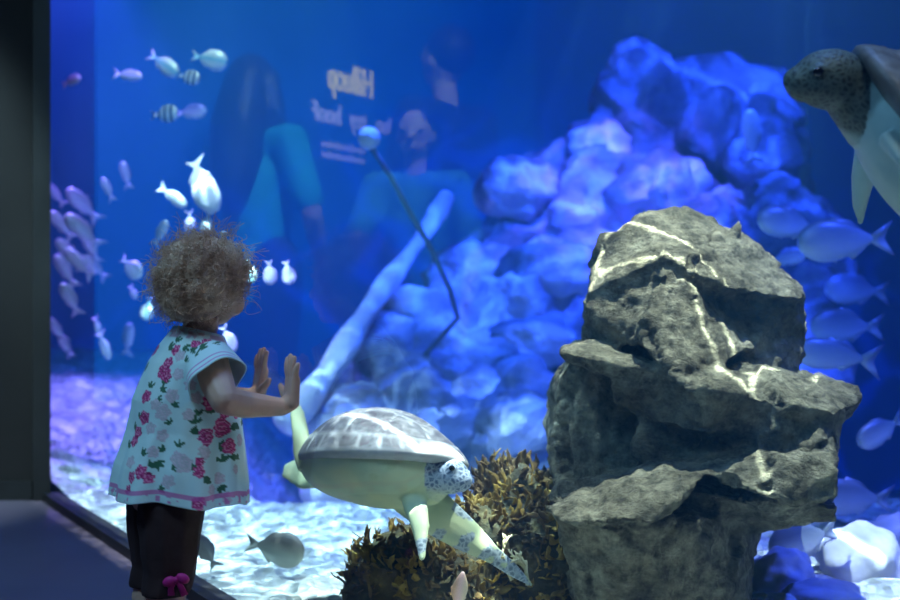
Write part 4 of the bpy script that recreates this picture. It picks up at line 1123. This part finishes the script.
# ------------------------------------------------------------------ lights
def aim(o, target):
    o.rotation_euler = (Vector(target) - o.location).to_track_quat('-Z', 'Y').to_euler()
def spot(name, loc, target, power, color, size=60, blend=0.6, radius=0.05, caustic=0.0, cscale=9.0, cw=0.1):
    l = bpy.data.lights.new(name, 'SPOT'); l.energy = power; l.color = color
    l.spot_size = R(size); l.spot_blend = blend; l.shadow_soft_size = radius
    o = bpy.data.objects.new(name, l); COL.objects.link(o); o.location = loc; aim(o, target)
    if caustic:
        l.use_nodes = True; nt = l.node_tree; em = nt.nodes['Emission']
        tc = nt.nodes.new('ShaderNodeTexCoord')
        sx = nt.nodes.new('ShaderNodeSeparateXYZ'); L(nt, tc.outputs['Normal'], sx.inputs[0])
        dv = nd(nt, 'ShaderNodeVectorMath', operation='DIVIDE')
        cb = nt.nodes.new('ShaderNodeCombineXYZ')
        for i in range(3): L(nt, sx.outputs[2], cb.inputs[i])
        L(nt, tc.outputs['Normal'], dv.inputs[0]); L(nt, cb.outputs[0], dv.inputs[1])
        ns = nd(nt, 'ShaderNodeTexNoise', Scale=cscale * 0.5, Detail=2.0)
        L(nt, dv.outputs[0], ns.inputs['Vector'])
        sc_ = nd(nt, 'ShaderNodeVectorMath', operation='MULTIPLY_ADD')
        sc_.inputs[1].default_value = (0.35, 0.35, 0); 
        L(nt, ns.outputs['Color'], sc_.inputs[0]); L(nt, dv.outputs[0], sc_.inputs[2])
        vo = nd(nt, 'ShaderNodeTexVoronoi', feature='DISTANCE_TO_EDGE', Scale=cscale)
        L(nt, sc_.outputs[0], vo.inputs['Vector'])
        mr = nd(nt, 'ShaderNodeMapRange'); mr.interpolation_type = 'SMOOTHSTEP'
        for i, v in enumerate((0.0, cw, 1.0, 0.0)): mr.inputs[i + 1].default_value = v
        L(nt, vo.outputs['Distance'], mr.inputs[0])
        m2 = nd(nt, 'ShaderNodeMath', operation='MULTIPLY_ADD'); m2.inputs[1].default_value = caustic; m2.inputs[2].default_value = 1.0
        L(nt, mr.outputs[0], m2.inputs[0]); L(nt, m2.outputs[0], em.inputs['Strength'])
    return o
def area(name, loc, target, power, color, sx, sy):
    l = bpy.data.lights.new(name, 'AREA'); l.shape = 'RECTANGLE'; l.size = sx; l.size_y = sy; l.energy = power; l.color = color
    o = bpy.data.objects.new(name, l); COL.objects.link(o); o.location = loc; aim(o, target); return o
# lamps over the water: ripple-broken ones over the big rock and turtle, others behind the added header over the sand; fills are added
def gl(s_, off, z): return tuple(onglass(s_, off, z))
spot('key_lamp', (0.80, 2.66, 2.8), (0.56, 2.74, 0.4), 900, (1.0, 0.93, 0.72), 40, 0.3, 0.004, 5.0, 4.2, 0.020)
area('front_fill', tuple(onglass(2.3, 0.15, 2.6)), (0.35, 2.8, 0.3), 12, (1.0, 0.93, 0.70), 0.5, 0.1)  # added fill for the turtle's flank and rock front, no lamp there
spot('turtle_lamp', (0.05, 2.60, 2.8), (-0.13, 2.78, 0.35), 100, (1.0, 1.0, 0.86), 22, 0.3, 0.004, 4.0, 12, 0.035)
spot('sand_lamp', gl(-1.05, 0.08, 2.8), (-0.75, 4.3, 0.0), 260, (0.80, 0.98, 1.0), 60, 0.7, 0.01, 4.5, 12, 0.09)
spot('sand_lamp', gl(-0.1, 0.08, 2.8), (-0.38, 3.7, 0.0), 300, (0.86, 1.0, 0.94), 54, 0.7, 0.01, 4.5, 12, 0.09)
spot('violet_lamp', (-1.9, 6.2, 2.8), (-1.75, 6.0, 0.2), 1000, (0.38, 0.22, 1.0), 70, 0.7, 0.02, 1.8, 12, 0.09)
spot('fish_lamp', gl(-1.25, 0.3, 2.8), (-1.05, 5.1, 1.5), 85, (0.75, 1.0, 0.9), 48, 0.5, 0.02)
spot('school_lamp', gl(-1.6, 0.3, 2.8), (-1.75, 5.7, 1.0), 260, (0.30, 0.11, 1.0), 45, 0.6, 0.02)
spot('reef_lamp', (1.2, 4.6, 2.8), (0.9, 6.4, 1.0), 330, (0.05, 0.115, 1.0), 85, 0.6, 0.02, 3.5, 7, 0.09)
spot('reef_lamp', (0.0, 4.7, 2.8), (0.1, 5.9, 0.3), 240, (0.07, 0.18, 1.0), 75, 0.6, 0.02, 3.5, 8, 0.09)
spot('reef_violet_lamp', (0.9, 5.0, 2.8), (0.8, 6.0, 1.1), 220, (0.42, 0.20, 1.0), 40, 0.8, 0.02, 1.8, 9, 0.09)
spot('blue_lamp', (2.2, 3.2, 2.8), (1.5, 4.0, 0.3), 380, (0.08, 0.13, 1.0), 70, 0.6, 0.05, 1.0, 9, 0.09)
spot('stone_lamp', (1.35, 3.1, 2.8), (1.1, 3.5, 0.0), 190, (0.50, 0.42, 1.0), 24, 0.5, 0.02, 1.0, 9, 0.09)
area('wall_lamp', (-0.9, 7.6, 2.8), (-0.9, 9.6, 1.0), 36, (0.01, 0.42, 1.0), 3.0, 0.3)
area('shadow_fill', (0.6, 2.3, 2.8), (0.5, 2.9, 0.0), 22, (0.2, 0.4, 1.0), 0.8, 0.8)  # added blue fill that lifts the rock's shadows, no lamp there
# hall: a cool ceiling lamp and a spot added to brighten the mirrored visitors
area('hall_lamp', (-1.5, 1.2, 2.95), (-1.0, 2.2, 0.3), 60, (0.32, 0.68, 1.0), 1.2, 0.6)
spot('visitor_fill', (-1.3, 2.5, 2.9), (-2.25, 3.9, 1.25), 520, (0.5, 0.9, 1.0), 50, 0.4, 0.05)  # added so the visitors show up in the pane
